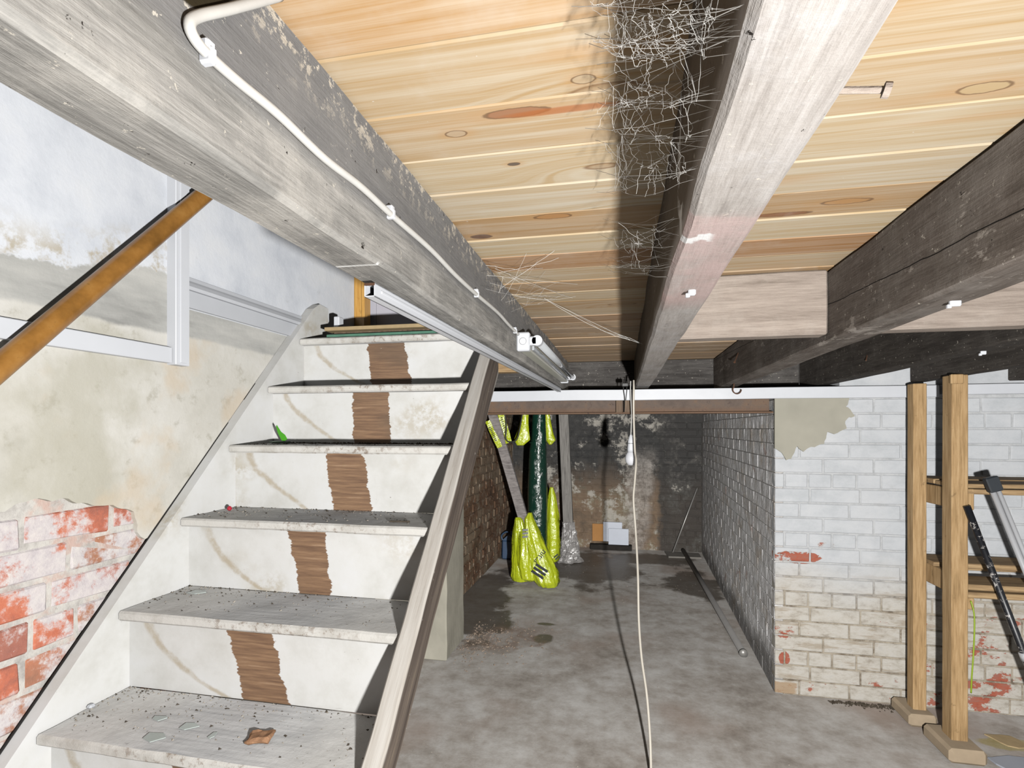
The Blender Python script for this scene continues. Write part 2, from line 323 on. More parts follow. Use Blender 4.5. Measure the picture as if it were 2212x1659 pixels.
def worn_paint(name, axisx=True, stripe=None, seed=0, cream=.5, sill=False):
    """white gloss on stair timber with scuffs; stripe = (z0, left0, right0, z1, left1, right1): bare brown wood where a runner lay"""
    g = G(name, .55, .35); p = g.pos(); x, y, z = g.xyz(p); o = (seed * 3.3, seed * 1.7, seed)
    n1 = g.noise(5, 6, .65, g.scaled(p, (1, 1, 1), o)); n2 = g.noise(24, 5, .75, g.scaled(p, (1, 1, 1), o)); n3 = g.noise(2.6, 3, .5, g.scaled(p, (1, 1, 1.4), o))
    col = g.ramp(n1, [(.3, c(212, 211, 206)), (.5, c(228, 228, 226)), (.7, c(234, 235, 236))])
    sm = g.step(n3, .54, .68, 0, cream); col = g.mix(g.m('MULTIPLY', sm, g.step(n2, .35, .6)), col, c(190, 180, 158))
    sc = g.step(g.noise(9, 4, .7, g.scaled(p, (.5, 1, 9), o)), .70, .74); col = g.mix(g.m('MULTIPLY', sc, .6), col, c(120, 112, 104))
    dots = g.step(g.noise(60, 3, .7, g.scaled(p, (1, 1, 1), o)), .73, .76); col = g.mix(g.m('MULTIPLY', dots, .7), col, c(110, 100, 90))
    if stripe:
        z0, l0, r0, z1, l1, r1 = stripe
        wood = g.ramp(g.noise(3, 5, .65, g.scaled(p, (2.5, 1, 42), o)), [(.3, c(110, 84, 66)), (.48, c(138, 108, 84)), (.6, c(154, 122, 94)), (.75, c(184, 156, 130))])
        wood = g.mix(g.step(n3, .48, .62, 0, .6), wood, c(110, 92, 76))
        t = g.m('DIVIDE', g.m('SUBTRACT', z, z0), z1 - z0); u = g.m('SUBTRACT', 1.0, t)
        xc = g.m('ADD', -1.322 + .055, g.m('ADD', g.m('MULTIPLY', u, .05), g.m('MULTIPLY', g.m('MULTIPLY', u, u), .13)))
        sd = g.m('ABSOLUTE', g.m('SUBTRACT', g.m('ADD', x, g.m('MULTIPLY', g.m('SUBTRACT', n1, .5), .10)), xc))
        col = g.mix(g.m('MULTIPLY', g.step(sd, .004, .022, 1, 0), g.step(n2, .3, .6, .25, .75)), col, c(186, 172, 146))
        fr = g.m('MULTIPLY', g.m('SUBTRACT', g.noise(6, 6, .75, g.scaled(p, (.2, 1, 5), o)), .5), .05)
        fr2 = g.m('MULTIPLY', g.m('SUBTRACT', g.noise(6, 6, .75, g.scaled(p, (.2, 1, 5), (o[0] + 4, 2, 3))), .5), .05)
        L = g.m('ADD', g.m('ADD', l0, g.m('MULTIPLY', t, l1 - l0)), fr); R = g.m('ADD', g.m('ADD', r0, g.m('MULTIPLY', t, r1 - r0)), fr2)
        mk = g.m('MULTIPLY', g.step(g.m('SUBTRACT', x, L), -.001, .002), g.step(g.m('SUBTRACT', R, x), -.001, .002))
        hole = g.step(g.noise(13, 4, .75, g.scaled(p, (1, 1, 1), (o[0], 5, 5))), .69, .70, 1, 0); mk = g.m('MULTIPLY', mk, hole)
        col = g.mix(mk, col, wood)
    return g.done(col, g.bump(n2, .12, .003))

def tread_top(seed):
    g = G('worn_tread_top', .9, .15); p = g.pos(); x, y, z = g.xyz(p)
    n1 = g.noise(6, 6, .65); n2 = g.noise(40, 5, .75); n3 = g.noise(2.3, 3, .5); gr = g.noise(3, 4, .6, g.scaled(p, (2, 30, 1)))
    cx = g.m('ABSOLUTE', g.m('ADD', x, .90)); mid = g.step(g.m('ADD', cx, g.m('MULTIPLY', n1, .25)), .2, .42, 1, 0)
    col = g.ramp(n1, [(.3, c(226, 224, 220)), (.5, c(246, 245, 242)), (.7, c(255, 254, 252))])
    col = g.mix(g.m('MULTIPLY', mid, .75), col, g.ramp(gr, [(.3, c(184, 186, 190)), (.6, c(230, 231, 233))]))
    dk = g.step(n2, .63, .72); col = g.mix(g.m('MULTIPLY', dk, .5), col, c(112, 104, 96)); lt = g.step(g.noise(55, 4, .8, g.scaled(p, (1, 1, 1), (5, 5, 5))), .66, .70); col = g.mix(lt, col, c(225, 224, 222))
    return g.done(col, g.bump(n2, .4, .004))

def nosing_edge():
    g = G('worn_nosing_edge', .7, .2); p = g.pos(); x, y, z = g.xyz(p)
    n1 = g.noise(9, 5, .7); n2 = g.noise(34, 5, .8)
    col = g.ramp(n1, [(.3, c(190, 186, 178)), (.55, c(222, 220, 215))]); cx = g.m('ABSOLUTE', g.m('ADD', x, .88))
    mk = g.m('MULTIPLY', g.m('MULTIPLY', g.step(g.m('ADD', cx, g.m('MULTIPLY', n1, .5)), .3, .62, 1, 0), g.step(n2, .5, .64)), .75); col = g.mix(mk, col, c(136, 116, 98))
    return g.done(col, g.bump(n2, .4, .004))

def string_wood():
    g = G('worn_string_board', .85, .2); p = g.pos(); x, y, z = g.xyz(p)
    q = g.m('ADD', g.m('MULTIPLY', y, .685), g.m('MULTIPLY', z, .728)); r = g.m('SUBTRACT', g.m('MULTIPLY', z, .685), g.m('MULTIPLY', y, .728))
    cb = g.new('CombineXYZ'); g.put(cb.inputs[0], g.m('MULTIPLY', q, 1.6)); g.put(cb.inputs[1], g.m('MULTIPLY', r, 40)); g.put(cb.inputs[2], g.m('MULTIPLY', x, 40))
    gr = g.noise(1, 6, .7, cb.outputs[0]); n2 = g.noise(28, 5, .75)
    brown = g.ramp(gr, [(.3, c(78, 68, 62)), (.46, c(104, 93, 85)), (.58, c(124, 112, 102)), (.76, c(190, 172, 144))])
    pale = g.ramp(gr, [(.3, c(150, 140, 128)), (.45, c(196, 190, 182)), (.65, c(216, 212, 206))])
    top = g.step(g.m('ADD', r, g.m('MULTIPLY', g.m('SUBTRACT', gr, .5), .02)), RT - .012, RT - .004)
    low = g.step(g.m('ADD', r, g.m('MULTIPLY', g.m('SUBTRACT', gr, .5), .02)), RT - .118, RT - .128)
    col = g.mix(g.m('MAXIMUM', top, g.m('MULTIPLY', low, .8)), brown, pale)
    w = g.step(n2, .66, .7); col = g.mix(g.m('MULTIPLY', w, .5), col, c(222, 216, 206))
    return g.done(col, g.bump(gr, .4, .004))
RT = .685 * .674 - .728 * .977

def varnished(name, a, b, cc, axis=(2, 2, 40), rough=.35, spec=.5):
    g = G(name, rough, spec); p = g.pos(); gr = g.noise(3, 5, .65, g.scaled(p, axis)); n2 = g.noise(18, 5, .7)
    col = g.ramp(gr, [(.3, a), (.5, b), (.7, cc)]); col = g.mix(g.step(n2, .62, .7, 0, .5), col, tuple(v * .55 for v in a[:3]) + (1,))
    return g.done(col, g.bump(gr, .1, .002))

def rusty_steel():
    g = G('rusty_beam_steel', .75, .3); p = g.pos(); n1 = g.noise(6, 6, .7); n2 = g.noise(45, 5, .8); z = g.xyz(p)[2]
    col = g.ramp(n1, [(.3, c(82, 70, 63)), (.5, c(104, 89, 79)), (.68, c(122, 95, 72))])
    col = g.mix(g.step(g.m('ADD', z, g.m('MULTIPLY', n1, .03)), 1.45, 1.49, .6, 0), col, c(116, 84, 58))
    col = g.mix(g.step(n2, .6, .66, 0, .8), col, c(70, 50, 46))
    return g.done(col, g.bump(n2, .5, .004))

def film(name, col, alt, rough=.22):
    g = G(name, rough, .6); n = g.noise(7, 4, .6); w = g.noise(16, 5, .6, None, 1.2)
    m = g.done(g.mix(n, col, alt), g.bump(w, .55, .02))
    g.b.inputs['Coat Weight'].default_value = .3
    return m

M = {}
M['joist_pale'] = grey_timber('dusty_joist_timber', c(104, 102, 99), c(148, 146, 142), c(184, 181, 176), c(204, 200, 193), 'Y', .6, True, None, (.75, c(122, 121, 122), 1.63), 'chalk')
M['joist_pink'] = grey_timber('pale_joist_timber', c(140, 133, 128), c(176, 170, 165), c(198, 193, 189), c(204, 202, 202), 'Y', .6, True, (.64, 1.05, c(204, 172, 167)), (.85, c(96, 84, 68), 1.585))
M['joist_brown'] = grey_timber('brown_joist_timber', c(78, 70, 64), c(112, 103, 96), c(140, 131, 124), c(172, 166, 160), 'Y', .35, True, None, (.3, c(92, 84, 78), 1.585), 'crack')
M['joist_dark'] = grey_timber('blackened_joist_timber', c(40, 36, 33), c(62, 57, 53), c(84, 79, 74), c(110, 106, 102), 'Y', .3)
M['trimmer'] = grey_timber('blackened_trimmer_timber', c(46, 43, 41), c(72, 69, 67), c(96, 93, 90), c(112, 109, 106), 'X', .4)
M['noggin'] = grey_timber('weathered_bridging_timber', c(128, 116, 106), c(164, 151, 141), c(186, 173, 162), c(192, 182, 172), 'X', .4, False)
M['plank'] = plank_mat()
M['plaster'] = left_plaster(); M['redbrick'] = old_red_brick(); M['lime'] = lime_mortar()
M['wbrick'] = white_brick(); M['joint'] = dirty_mortar(); M['gbrick'] = grey_brick(); M['bbrick'] = brown_brick(); M['sbrick'] = soot_brick()
M['gjoint'] = plain('grey_joint', c(196, 192, 188), .95, 0, .1, .2, 18); M['gmortar'] = plain('joint_and_gap_shade', c(84, 78, 72), .95, 0, .1, .25, 18); M['kmortar'] = plain('sooty_joint', c(44, 41, 38), .95, 0, .1, .3, 12)
M['floor'] = concrete_floor()
M['white_pvc'] = plain('white_trunking_plastic', c(226, 229, 235), .45, 0, .4, .02, 12)
M['white_gloss'] = plain('white_gloss_timber', c(208, 211, 217), .5, 0, .4, .04, 9)
M['cable'] = plain('white_cable_sheath', c(222, 221, 217), .5, 0, .4, .05, 40)
M['flex'] = plain('cream_flex', c(216, 209, 196), .5, 0, .4, .04, 30)
M['hand'] = varnished('varnished_handrail', c(132, 92, 42), c(168, 118, 56), (c(192, 142, 76)), (3, 3, 3), .30)
M['pineframe'] = varnished('orange_pine', c(196, 142, 62), c(218, 166, 84), c(230, 182, 104), (40, 40, 2))
M['rack'] = varnished('rough_rack_timber', c(146, 118, 82), c(182, 150, 108), c(204, 174, 132), (34, 34, 2.2), .8, .15)
M['rackx'] = varnished('rough_shelf_timber', c(126, 104, 78), c(168, 140, 104), c(196, 168, 128), (2.2, 34, 34), .8, .15)
M['packer'] = varnished('dull_packing_timber', c(98, 82, 68), c(122, 104, 88), c(140, 122, 104), (30, 30, 2), .8, .15)
M['steel'] = rusty_steel()
M['rust'] = plain('rusty_iron', c(104, 74, 56), .8, .3, .3, .2, 60)
M['tubeglass'] = plain('dead_tube_glass', c(196, 200, 204), .12, 0, .6, .02, 8)
M['reflector'] = plain('batten_white_steel', c(206, 206, 196), .4, 0, .4, .03, 20)
M['black'] = plain('black_cable', c(24, 23, 22), .5, 0, .4, .1, 30)
M['bulb'] = plain('frosted_bulb', c(232, 234, 240), .25, 0, .5, .01, 8)
M['yellow'] = film('yellow_plastic_film', c(196, 206, 30), c(168, 186, 40)); M['green'] = film('dark_green_film', c(18, 58, 44), c(10, 42, 34), .18)
M['clear'] = film('crumpled_clear_film', c(168, 166, 164), c(118, 114, 112), .25); M['print'] = plain('black_print', c(26, 34, 36), .4, 0, .4, .05, 10)
M['greypole'] = varnished('grey_weathered_plank', c(104, 98, 96), c(136, 130, 128), c(156, 150, 147), (6, 6, 30), .85, .15)
M['greypost'] = varnished('grey_weathered_post', c(100, 97, 94), c(128, 125, 121), c(146, 143, 138), (30, 30, 2), .85, .15)
M['blue'] = plain('blue_jug_plastic', c(44, 66, 92), .4, 0, .4, .1, 12); M['bluecap'] = plain('blue_cap_plastic', c(34, 52, 116), .4)
M['card'] = plain('brown_cardboard', c(164, 120, 74), .9, 0, .1, .06, 10); M['tile'] = plain('pale_grey_tile', c(172, 178, 190), .4, 0, .4, .05, 8)
M['pipe'] = plain('grey_plastic_pipe', c(128, 126, 124), .5, 0, .4, .08, 10); M['rod'] = plain('pale_metal_rod', c(172, 170, 166), .4, .5, .4, .05, 20)
M['chrome'] = plain('chrome_tube', c(222, 224, 228), .25, .35, .5, .02, 10); M['darkplastic'] = plain('dark_grey_plastic', c(44, 50, 56), .5)
M['foot'] = plain('dusty_post_foot', c(176, 158, 134), .9, 0, .15, .12, 16); M['slab'] = plain('grey_slab', c(120, 116, 110), .85, 0, .2, .12, 14)
M['hallwall'] = plain('lilac_hall_paint', c(196, 194, 204), .8, 0, .2, .03, 4); M['tan'] = plain('tan_board_edge', c(182, 160, 122), .8, 0, .2, .1, 30)
M['greenboard'] = plain('green_board_edge', c(92, 136, 116), .7, 0, .2, .15, 30); M['cement'] = plain('smooth_cement', c(168, 165, 152), .9, 0, .15, .09, 7)
M['pier'] = plain('pale_pier_render', c(176, 172, 158), .9, 0, .15, .14, 6)
M['leaf'] = plain('fresh_leaf', c(84, 176, 44), .5); M['dryleaf'] = plain('faded_leaf', c(136, 156, 138), .7); M['glass_chip'] = plain('pale_glass_chip', c(196, 206, 202), .15, 0, .6)
M['chip'] = plain('rotten_wood_chip', c(172, 132, 102), .9, 0, .1, .3, 90); M['rubble'] = plain('crumbled_mortar', c(148, 132, 118), .95, 0, .1, .3, 40); M['grit'] = plain('plaster_grit', c(176, 168, 156), .95, 0, .1, .35, 60); M['darkgrit'] = plain('dark_dirt', c(84, 76, 66), .95, 0, .1, .35, 60)
M['web'] = plain('cobweb_silk', c(222, 220, 216), .7, 0, .2, .05, 90); M['earth'] = plain('green_yellow_wire', c(150, 176, 40), .5)
def speckled():
    g = G('paint_spattered_black_tube', .4, .4); n = g.noise(34, 5, .75); return g.done(g.mix(g.step(n, .55, .62), c(28, 30, 36), c(196, 192, 188)), g.bump(n, .1, .002))
M['speckle'] = speckled()

# ------------------------------------------------------------------ helpers: geometry
def obj(name, bm, mat, parent=None, smooth=False):
    me = bpy.data.meshes.new(name); bmesh.ops.recalc_face_normals(bm, faces=bm.faces[:]); bm.to_mesh(me); bm.free()
    for mm in (mat if isinstance(mat, (list, tuple)) else [mat]): me.materials.append(mm)
    o = bpy.data.objects.new(name, me); COL.objects.link(o)
    if smooth:
        for f in me.polygons: f.use_smooth = True
    if parent is None:      # origin to the foot of the thing
        co = [v.co for v in me.vertices]
        b = Vector(((min(v.x for v in co) + max(v.x for v in co)) / 2, (min(v.y for v in co) + max(v.y for v in co)) / 2, min(v.z for v in co)))
        me.transform(Matrix.Translation(-b)); o.location = b
    else:
        o.parent = parent
        me.transform(Matrix.Translation(-wloc(parent)))
    return o
def wloc(o):
    v = Vector((0, 0, 0))
    while o: v += o.location; o = o.parent
    return v
def tag(o, label, cat, group=None):
    o['label'] = label; o['category'] = cat
    if group: o['group'] = group
    return o
def struct(o, label=None):
    o['kind'] = 'structure'
    if label: o['label'] = label
    return o
def thing(name, label, cat, loc, group=None):
    o = bpy.data.objects.new(name, None); COL.objects.link(o); o.location = loc; o.empty_display_size = .05
    return tag(o, label, cat, group)
def add_box(bm, x0, x1, y0, y1, z0, z1, bev=0.0, M4=None):
    b = bmesh.new(); bmesh.ops.create_cube(b, size=1)
    for v in b.verts: v.co = Vector((x0 + (v.co.x + .5) * (x1 - x0), y0 + (v.co.y + .5) * (y1 - y0), z0 + (v.co.z + .5) * (z1 - z0)))
    if bev: bmesh.ops.bevel(b, geom=b.edges[:], offset=bev, segments=1, affect='EDGES', profile=.5)
    if M4 is not None: bmesh.ops.transform(b, matrix=M4, verts=b.verts[:])
    t = bpy.data.meshes.new('t'); b.to_mesh(t); b.free(); bm.from_mesh(t); bpy.data.meshes.remove(t)
    return bm
def box(*a, **k): return add_box(bmesh.new(), *a, **k)
def roughen(bm, cell, amp, sc=9, seed=0):
    for _ in range(3):
        long = [e for e in bm.edges if e.calc_length() > cell]
        if not long: break
        bmesh.ops.subdivide_edges(bm, edges=long, cuts=max(1, min(20, int(max(e.calc_length() for e in long) / cell) // 2)), use_grid_fill=True)
    for v in bm.verts:
        q = v.co * sc + Vector((seed * 7.1, seed * 3.3, seed)); v.co += mnoise.noise_vector(q) * amp
    return bm
def tube(bm, pts, r, seg=8, cap=True):
    """round tube along pts; r a number or one per point"""
    pts = [Vector(p) for p in pts]; rs = r if isinstance(r, (list, tuple)) else [r] * len(pts); rings = []; prev = None
    for i, p in enumerate(pts):
        d = (pts[min(i + 1, len(pts) - 1)] - pts[max(i - 1, 0)]).normalized()
        if prev is None: a = d.orthogonal().normalized()
        else: a = (prev - d * prev.dot(d)).normalized()
        prev = a; b = d.cross(a)
        rings.append([bm.verts.new(p + (a * math.cos(2 * math.pi * k / seg) + b * math.sin(2 * math.pi * k / seg)) * rs[i]) for k in range(seg)])
    for i in range(len(rings) - 1):
        for k in range(seg): bm.faces.new((rings[i][k], rings[i][(k + 1) % seg], rings[i + 1][(k + 1) % seg], rings[i + 1][k]))
    if cap: bm.faces.new(rings[0][::-1]); bm.faces.new(rings[-1])
    return bm
def spline(pts, n=6):
    pts = [Vector(p) for p in pts]; out = []
    for i in range(len(pts) - 1):
        p0, p1, p2, p3 = pts[max(i - 1, 0)], pts[i], pts[i + 1], pts[min(i + 2, len(pts) - 1)]
        for k in range(n):
            t = k / n; out.append(.5 * ((2 * p1) + (p2 - p0) * t + (2 * p0 - 5 * p1 + 4 * p2 - p3) * t * t + (3 * p1 - p0 - 3 * p2 + p3) * t ** 3))
    return out + [pts[-1]]
def lathe(bm, prof, cen, seg=20):
    rings = []
    for r, z in prof: rings.append([bm.verts.new((cen[0] + r * math.cos(2 * math.pi * k / seg), cen[1] + r * math.sin(2 * math.pi * k / seg), cen[2] + z)) for k in range(seg)])
    for i in range(len(rings) - 1):
        for k in range(seg): bm.faces.new((rings[i][k], rings[i][(k + 1) % seg], rings[i + 1][(k + 1) % seg], rings[i + 1][k]))
    bm.faces.new(rings[0][::-1]); bm.faces.new(rings[-1]); return bm
def bar(bm, p0, p1, w, t, up=(0, 0, 1), bev=.002):
    """rectangular bar from p0 to p1: w across, t along up"""
    p0, p1 = Vector(p0), Vector(p1); d = (p1 - p0); L = d.length; d.normalize(); u = Vector(up); s = d.cross(u).normalized(); u = s.cross(d)
    m4 = Matrix((( d.x, s.x, u.x, p0.x), (d.y, s.y, u.y, p0.y), (d.z, s.z, u.z, p0.z), (0, 0, 0, 1)))
    return add_box(bm, 0, L, -w / 2, w / 2, -t / 2, t / 2, bev, m4)
def prism(bm, outline, axis, a0, a1):
    """extrude a 2-D outline along an axis (0: points are y,z; 1: x,z; 2: x,y)"""
    def P(p, a): return {0: (a, p[0], p[1]), 1: (p[0], a, p[1]), 2: (p[0], p[1], a)}[axis]
    A = [bm.verts.new(P(p, a0)) for p in outline]; B = [bm.verts.new(P(p, a1)) for p in outline]; n = len(outline)
    bm.faces.new(A); bm.faces.new(B[::-1])
    for i in range(n): bm.faces.new((A[i], A[(i + 1) % n], B[(i + 1) % n], B[i]))
    return bm
def ragged(pts, step=.02, amp=.012, seed=0):
    out = []
    for i in range(len(pts) - 1):
        a, b = Vector(pts[i]), Vector(pts[i + 1]); n = max(1, int((b - a).length / step))
        for k in range(n):
            q = a.lerp(b, k / n); j = mnoise.noise_vector(Vector((q.x * 31, q.y * 31, seed))) * amp
            out.append((q.x + j.x * .6, q.y + j.y))
    out.append(tuple(pts[-1])); return out
_bm_cache = {}
def brick_mesh(L, Hh, D, var, mat, jag):
    key = (round(L, 3), round(Hh, 3), var, mat.name)
    if key not in _bm_cache:
        b = box(-L / 2, L / 2, 0, D, -Hh / 2, Hh / 2, bev=.0012 if jag == .0019 else (.0028 if jag < .002 else .005))
        for v in b.verts: v.co += mnoise.noise_vector(v.co * 23 + Vector((var * 5.7, L * 31, var))) * jag * (1 if v.co.y < D / 2 else .2)
        me = bpy.data.meshes.new('brick'); bmesh.ops.recalc_face_normals(b, faces=b.faces[:]); b.to_mesh(me); b.free(); me.materials.append(mat); _bm_cache[key] = me
    return _bm_cache[key]
def lay_bricks(parent, mat, org, rotz, length, z0, z1, course, blen=.225, joint=.010, jag=.002, proud=.0015, keep=None, cap=300, slope=0.0, seed=0):
    """courses of single bricks on a wall face; org = foot of the face, rotz turns local x (along) / -y (out of the wall)"""
    R = Matrix.Rotation(rotz, 4, 'Z'); rnd = random.Random(seed); nco = int((z1 - z0) / course + .01); cnt = 0; half = (blen - joint) / 2
    for r in range(nco):
        zc = z0 + (r + .5) * course; u = [0, -half, -.06, -blen * .75][(r + seed) % 4]; hd = (r % 4 == 2)
        while u < length:
            L = half if hd else blen; a, b = max(u, 0), min(u + L - joint * 0, length); u0 = u; u += L + 0
            if b - a < .03: continue
            lx = round(b - a - joint, 3); ctr = (a + b) / 2
            if keep and not keep(ctr, zc): continue
            me = brick_mesh(lx, course - joint, .06, rnd.randrange(4), mat, jag)
            o = bpy.data.objects.new('brick', me); COL.objects.link(o); o.parent = parent
            loc = Vector(org) + R @ Vector((ctr, -rnd.uniform(0, proud) - proud * .5, zc)); o.location = loc - parent.location
            o.rotation_euler = (0, rnd.uniform(-.006, .006), rotz); cnt += 1
    return cnt

# ------------------------------------------------------------------ the setting
Z0 = 1.726; RISE = .216; GO = .204; YN = 1.994          # stair numbers: landing height, rise, going, landing nosing
floor = struct(obj('floor', box(-1.5, 2.6, -1.2, 6.3, -.15, 0), M['floor']))

# left stair wall: lime core with bricks, plaster coat above them
wl = struct(obj('wall_left', box(-1.60, -1.3745, -1.0, 2.53, 0, 2.75), M['lime']))
low = ragged([(-1.0, 1.16), (.60, 1.15), (.93, 1.165), (1.0, 1.182), (1.09, 1.168), (1.20, 1.135), (1.262, 1.112), (1.278, 1.05), (1.30, 1.035), (1.42, 1.02)], .012, .014, 3)
o = obj('plaster_coat', prism(bmesh.new(), low + [(1.50, 0), (2.53, 0), (2.53, 2.75), (-1.0, 2.75)], 0, -1.40, -1.36), M['plaster'], wl)
lay_bricks(wl, M['redbrick'], (-1.374, .25, 0), math.pi / 2, 1.19, .315, 1.15, .0835, .225, .010, .006, .004, keep=lambda u, z: z > .30, seed=2)

# back wall right of the alcove: white painted bricks
wb = struct(obj('wall_back', box(.80, 2.6, 2.9345, 3.25, 0, 1.56), M['joint']))
lay_bricks(wb, M['wbrick'], (.757, 2.932, 0), 0, 1.32, 0, 1.50, .075, .228, .008, .0018, .0015, seed=1)
bm = box(1.06, 2.6, 2.936, 3.25, 1.56, 1.76); obj('infill', bm, M['wbrick'], wb)
pt = [(.757, 1.505), (1.10, 1.505)] + ragged([(1.10, 1.505), (1.085, 1.46), (1.125, 1.415), (1.08, 1.39), (1.085, 1.35), (1.03, 1.325), (1.0, 1.33), (.985, 1.27), (.93, 1.262), (.89, 1.235), (.86, 1.262), (.835, 1.20), (.81, 1.19), (.785, 1.235), (.757, 1.25)], .012, .012, 8)[1:]
obj('cement_patch', prism(bmesh.new(), pt, 1, 2.921, 2.935), M['cement'], wb)

# alcove: right, back and left walls, top, pier
wr = bmesh.new(); prism(wr, [(.764, 2.94), (.85, 6.3), (1.05, 6.3), (1.05, 2.94)], 2, 0, 1.53)
war = struct(obj('wall_alcove_right', wr, M['gjoint']))
ang = math.atan2(.086, 3.36)
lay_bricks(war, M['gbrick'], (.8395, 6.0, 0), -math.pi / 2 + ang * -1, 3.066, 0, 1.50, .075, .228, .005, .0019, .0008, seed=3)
wab = struct(obj('wall_alcove_back', box(-1.40, 1.0, 6.107, 6.3, 0, 1.53), M['sbrick']))
lay_bricks(wab, M['sbrick'], (-1.25, 6.106, 0), 0, 2.10, 0, 1.50, .079, .228, .008, .005, .003, seed=4)
wal = struct(obj('wall_alcove_left', box(-1.45, -1.266, 3.29, 6.2, 0, 1.53), M['bbrick']))
lay_bricks(wal, M['bbrick'], (-1.264, 3.60, 0), math.pi / 2, 2.5, 0, 1.50, .078, .228, .010, .006, .008, seed=5)
bmp = box(-1.45, -1.0, 2.94, 3.29, 0, 1.44, bev=.008); roughen(bmp, .08, .006, 7, 2)
struct(obj('wall_pier', bmp, M['pier']))
struct(obj('ceiling_alcove', box(-1.45, 1.05, 3.30, 6.3, 1.53, 1.60), M['kmortar']))
struct(obj('wall_right', box(2.6, 2.75, -1.0, 3.25, 0, 1.78), M['wbrick']))

# floor boards overhead, one object per board
PW = .1183; cl = struct(obj('ceiling', box(-.395, 2.6, -.64, 3.36, 1.792, 1.82), M['trimmer']))
tone = {-2: (232, 194, 140), -1: (228, 204, 162), 0: (228, 204, 164), 1: (236, 218, 182), 2: (236, 222, 194), 3: (214, 180, 130), 4: (238, 222, 188), 5: (206, 158, 100), 6: (226, 204, 166), 7: (206, 172, 124), 8: (230, 210, 174), 9: (216, 186, 142), 10: (228, 206, 170), 11: (200, 160, 112)}
b = box(-1.495, 1.495, -PW / 2 + .0008, PW / 2 - .0008, 0, .024, bev=.0022); pm = bpy.data.meshes.new('plank'); b.to_mesh(pm); b.free(); pm.materials.append(M['plank'])
rn = random.Random(5)
for k in range(-10, 23):
    o = bpy.data.objects.new('plank', pm); COL.objects.link(o); o.parent = cl
    o.location = Vector((1.10, .661 + PW * (k + .5), 1.764 + rn.uniform(-.0015, .001))) - cl.location
    t = tone.get(k, (rn.randint(204, 234), 0, 0)); t = t if t[1] else (t[0], int(t[0] * .86), int(t[0] * .68)); t = [v * .88 + 10 for v in t]; o.color = c(*t)

# hall beyond the stair head
d1 = struct(thing('door_1', 'orange pine door frame at the stair head', 'door frame', (-1.33, 2.56, 1.70))); del d1['category']
obj('jamb', box(-1.365, -1.318, 2.535, 2.63, 1.70, 2.75, bev=.003), M['pineframe'], d1)
obj('stop', box(-1.318, -1.300, 2.525, 2.56, 1.70, 2.75, bev=.002), M['pineframe'], d1)
struct(obj('wall_hall', box(-1.298, -.41, 2.66, 2.76, 1.70, 2.75), M['hallwall']))
struct(obj('wall_hall_side', box(-1.60, -1.30, 2.66, 2.76, 1.70, 2.75), M['hallwall']))
# skirting of the hall, on the stair wall
t1 = struct(obj('trim_1', box(-1.362, -1.346, 1.42, 2.10, 1.735, 1.79, bev=.002), M['white_gloss']))
mp = [(-1.362, 1.79), (-1.340, 1.79), (-1.336, 1.80), (-1.342, 1.812), (-1.348, 1.820), (-1.350, 1.832), (-1.362, 1.836)]
obj('moulding', prism(bmesh.new(), mp, 1, 1.42, 2.10), M['white_gloss'], t1)

# ------------------------------------------------------------------ joists, bridging, beam over the alcove
def joist(x0, x1, mat, label, seed, amp=.004, y1=3.30):
    b = box(x0, x1, -.64, y1, 1.576, 1.7615, bev=.006); roughen(b, .05, amp, 6, seed)
    return tag(obj('ceiling_joist', b, mat), label, 'joist', 'ceiling joists')
joist(-.402, -.328, M['joist_pale'], 'dusty grey joist carrying the white cable and fluorescent lamp', 1, .004)
joist(.068, .146, M['joist_pink'], 'pale grey joist with a pink stained stretch, in the centre', 2, .003)
joist(.521, .606, M['joist_brown'], 'cracked dark brown joist right of the short bridging timber', 3, .003)
joist(.985, 1.052, M['joist_dark'], 'blackened joist behind the cracked brown joist', 4, .003)
joist(1.372, 1.440, M['joist_dark'], 'blackened joist resting on the front shelf post', 5, .003)
joist(1.78, 1.85, M['joist_dark'], 'blackened joist furthest right beyond the shelf posts', 6, .003)
b = box(.148, .519, 1.512, 1.57, 1.594, 1.7615, bev=.004); roughen(b, .05, .0015, 8, 4)
tag(obj('bridging_block', b, M['noggin']), 'weathered bridging timber between the pale joist and brown joist', 'timber block')
b = box(.608, .983, 1.512, 1.57, 1.600, 1.7615, bev=.004); roughen(b, .05, .0015, 8, 6)
tag(obj('bridging_block', b, M['noggin']), 'weathered bridging timber right of the cracked brown joist', 'timber block')
b = box(-1.30, .984, 3.302, 3.36, 1.56, 1.7615, bev=.004); roughen(b, .1, .002, 6, 9)
tag(obj('trimmer_beam', b, M['trimmer']), 'blackened trimmer timber across the joist ends above the alcove', 'beam')
bmb = thing('steel_beam', 'rusty steel beam spanning the alcove opening under the white batten', 'beam', (-.12, 2.99, 1.434))
obj('web', box(-1.06, .742, 2.965, 2.985, 1.436, 1.524, bev=.001), M['steel'], bmb)
obj('flange', box(-1.06, .752, 2.925, 3.03, 1.430, 1.438, bev=.001), M['steel'], bmb); obj('flange', box(-1.06, .752, 2.925, 3.03, 1.522, 1.530, bev=.001), M['steel'], bmb)
obj('packing_block', box(-.035, -.002, 2.927, 2.965, 1.438, 1.522, bev=.002), M['packer'], bmb); obj('packing_block', box(.004, .068, 2.930, 2.965, 1.438, 1.522, bev=.002), M['packer'], bmb)

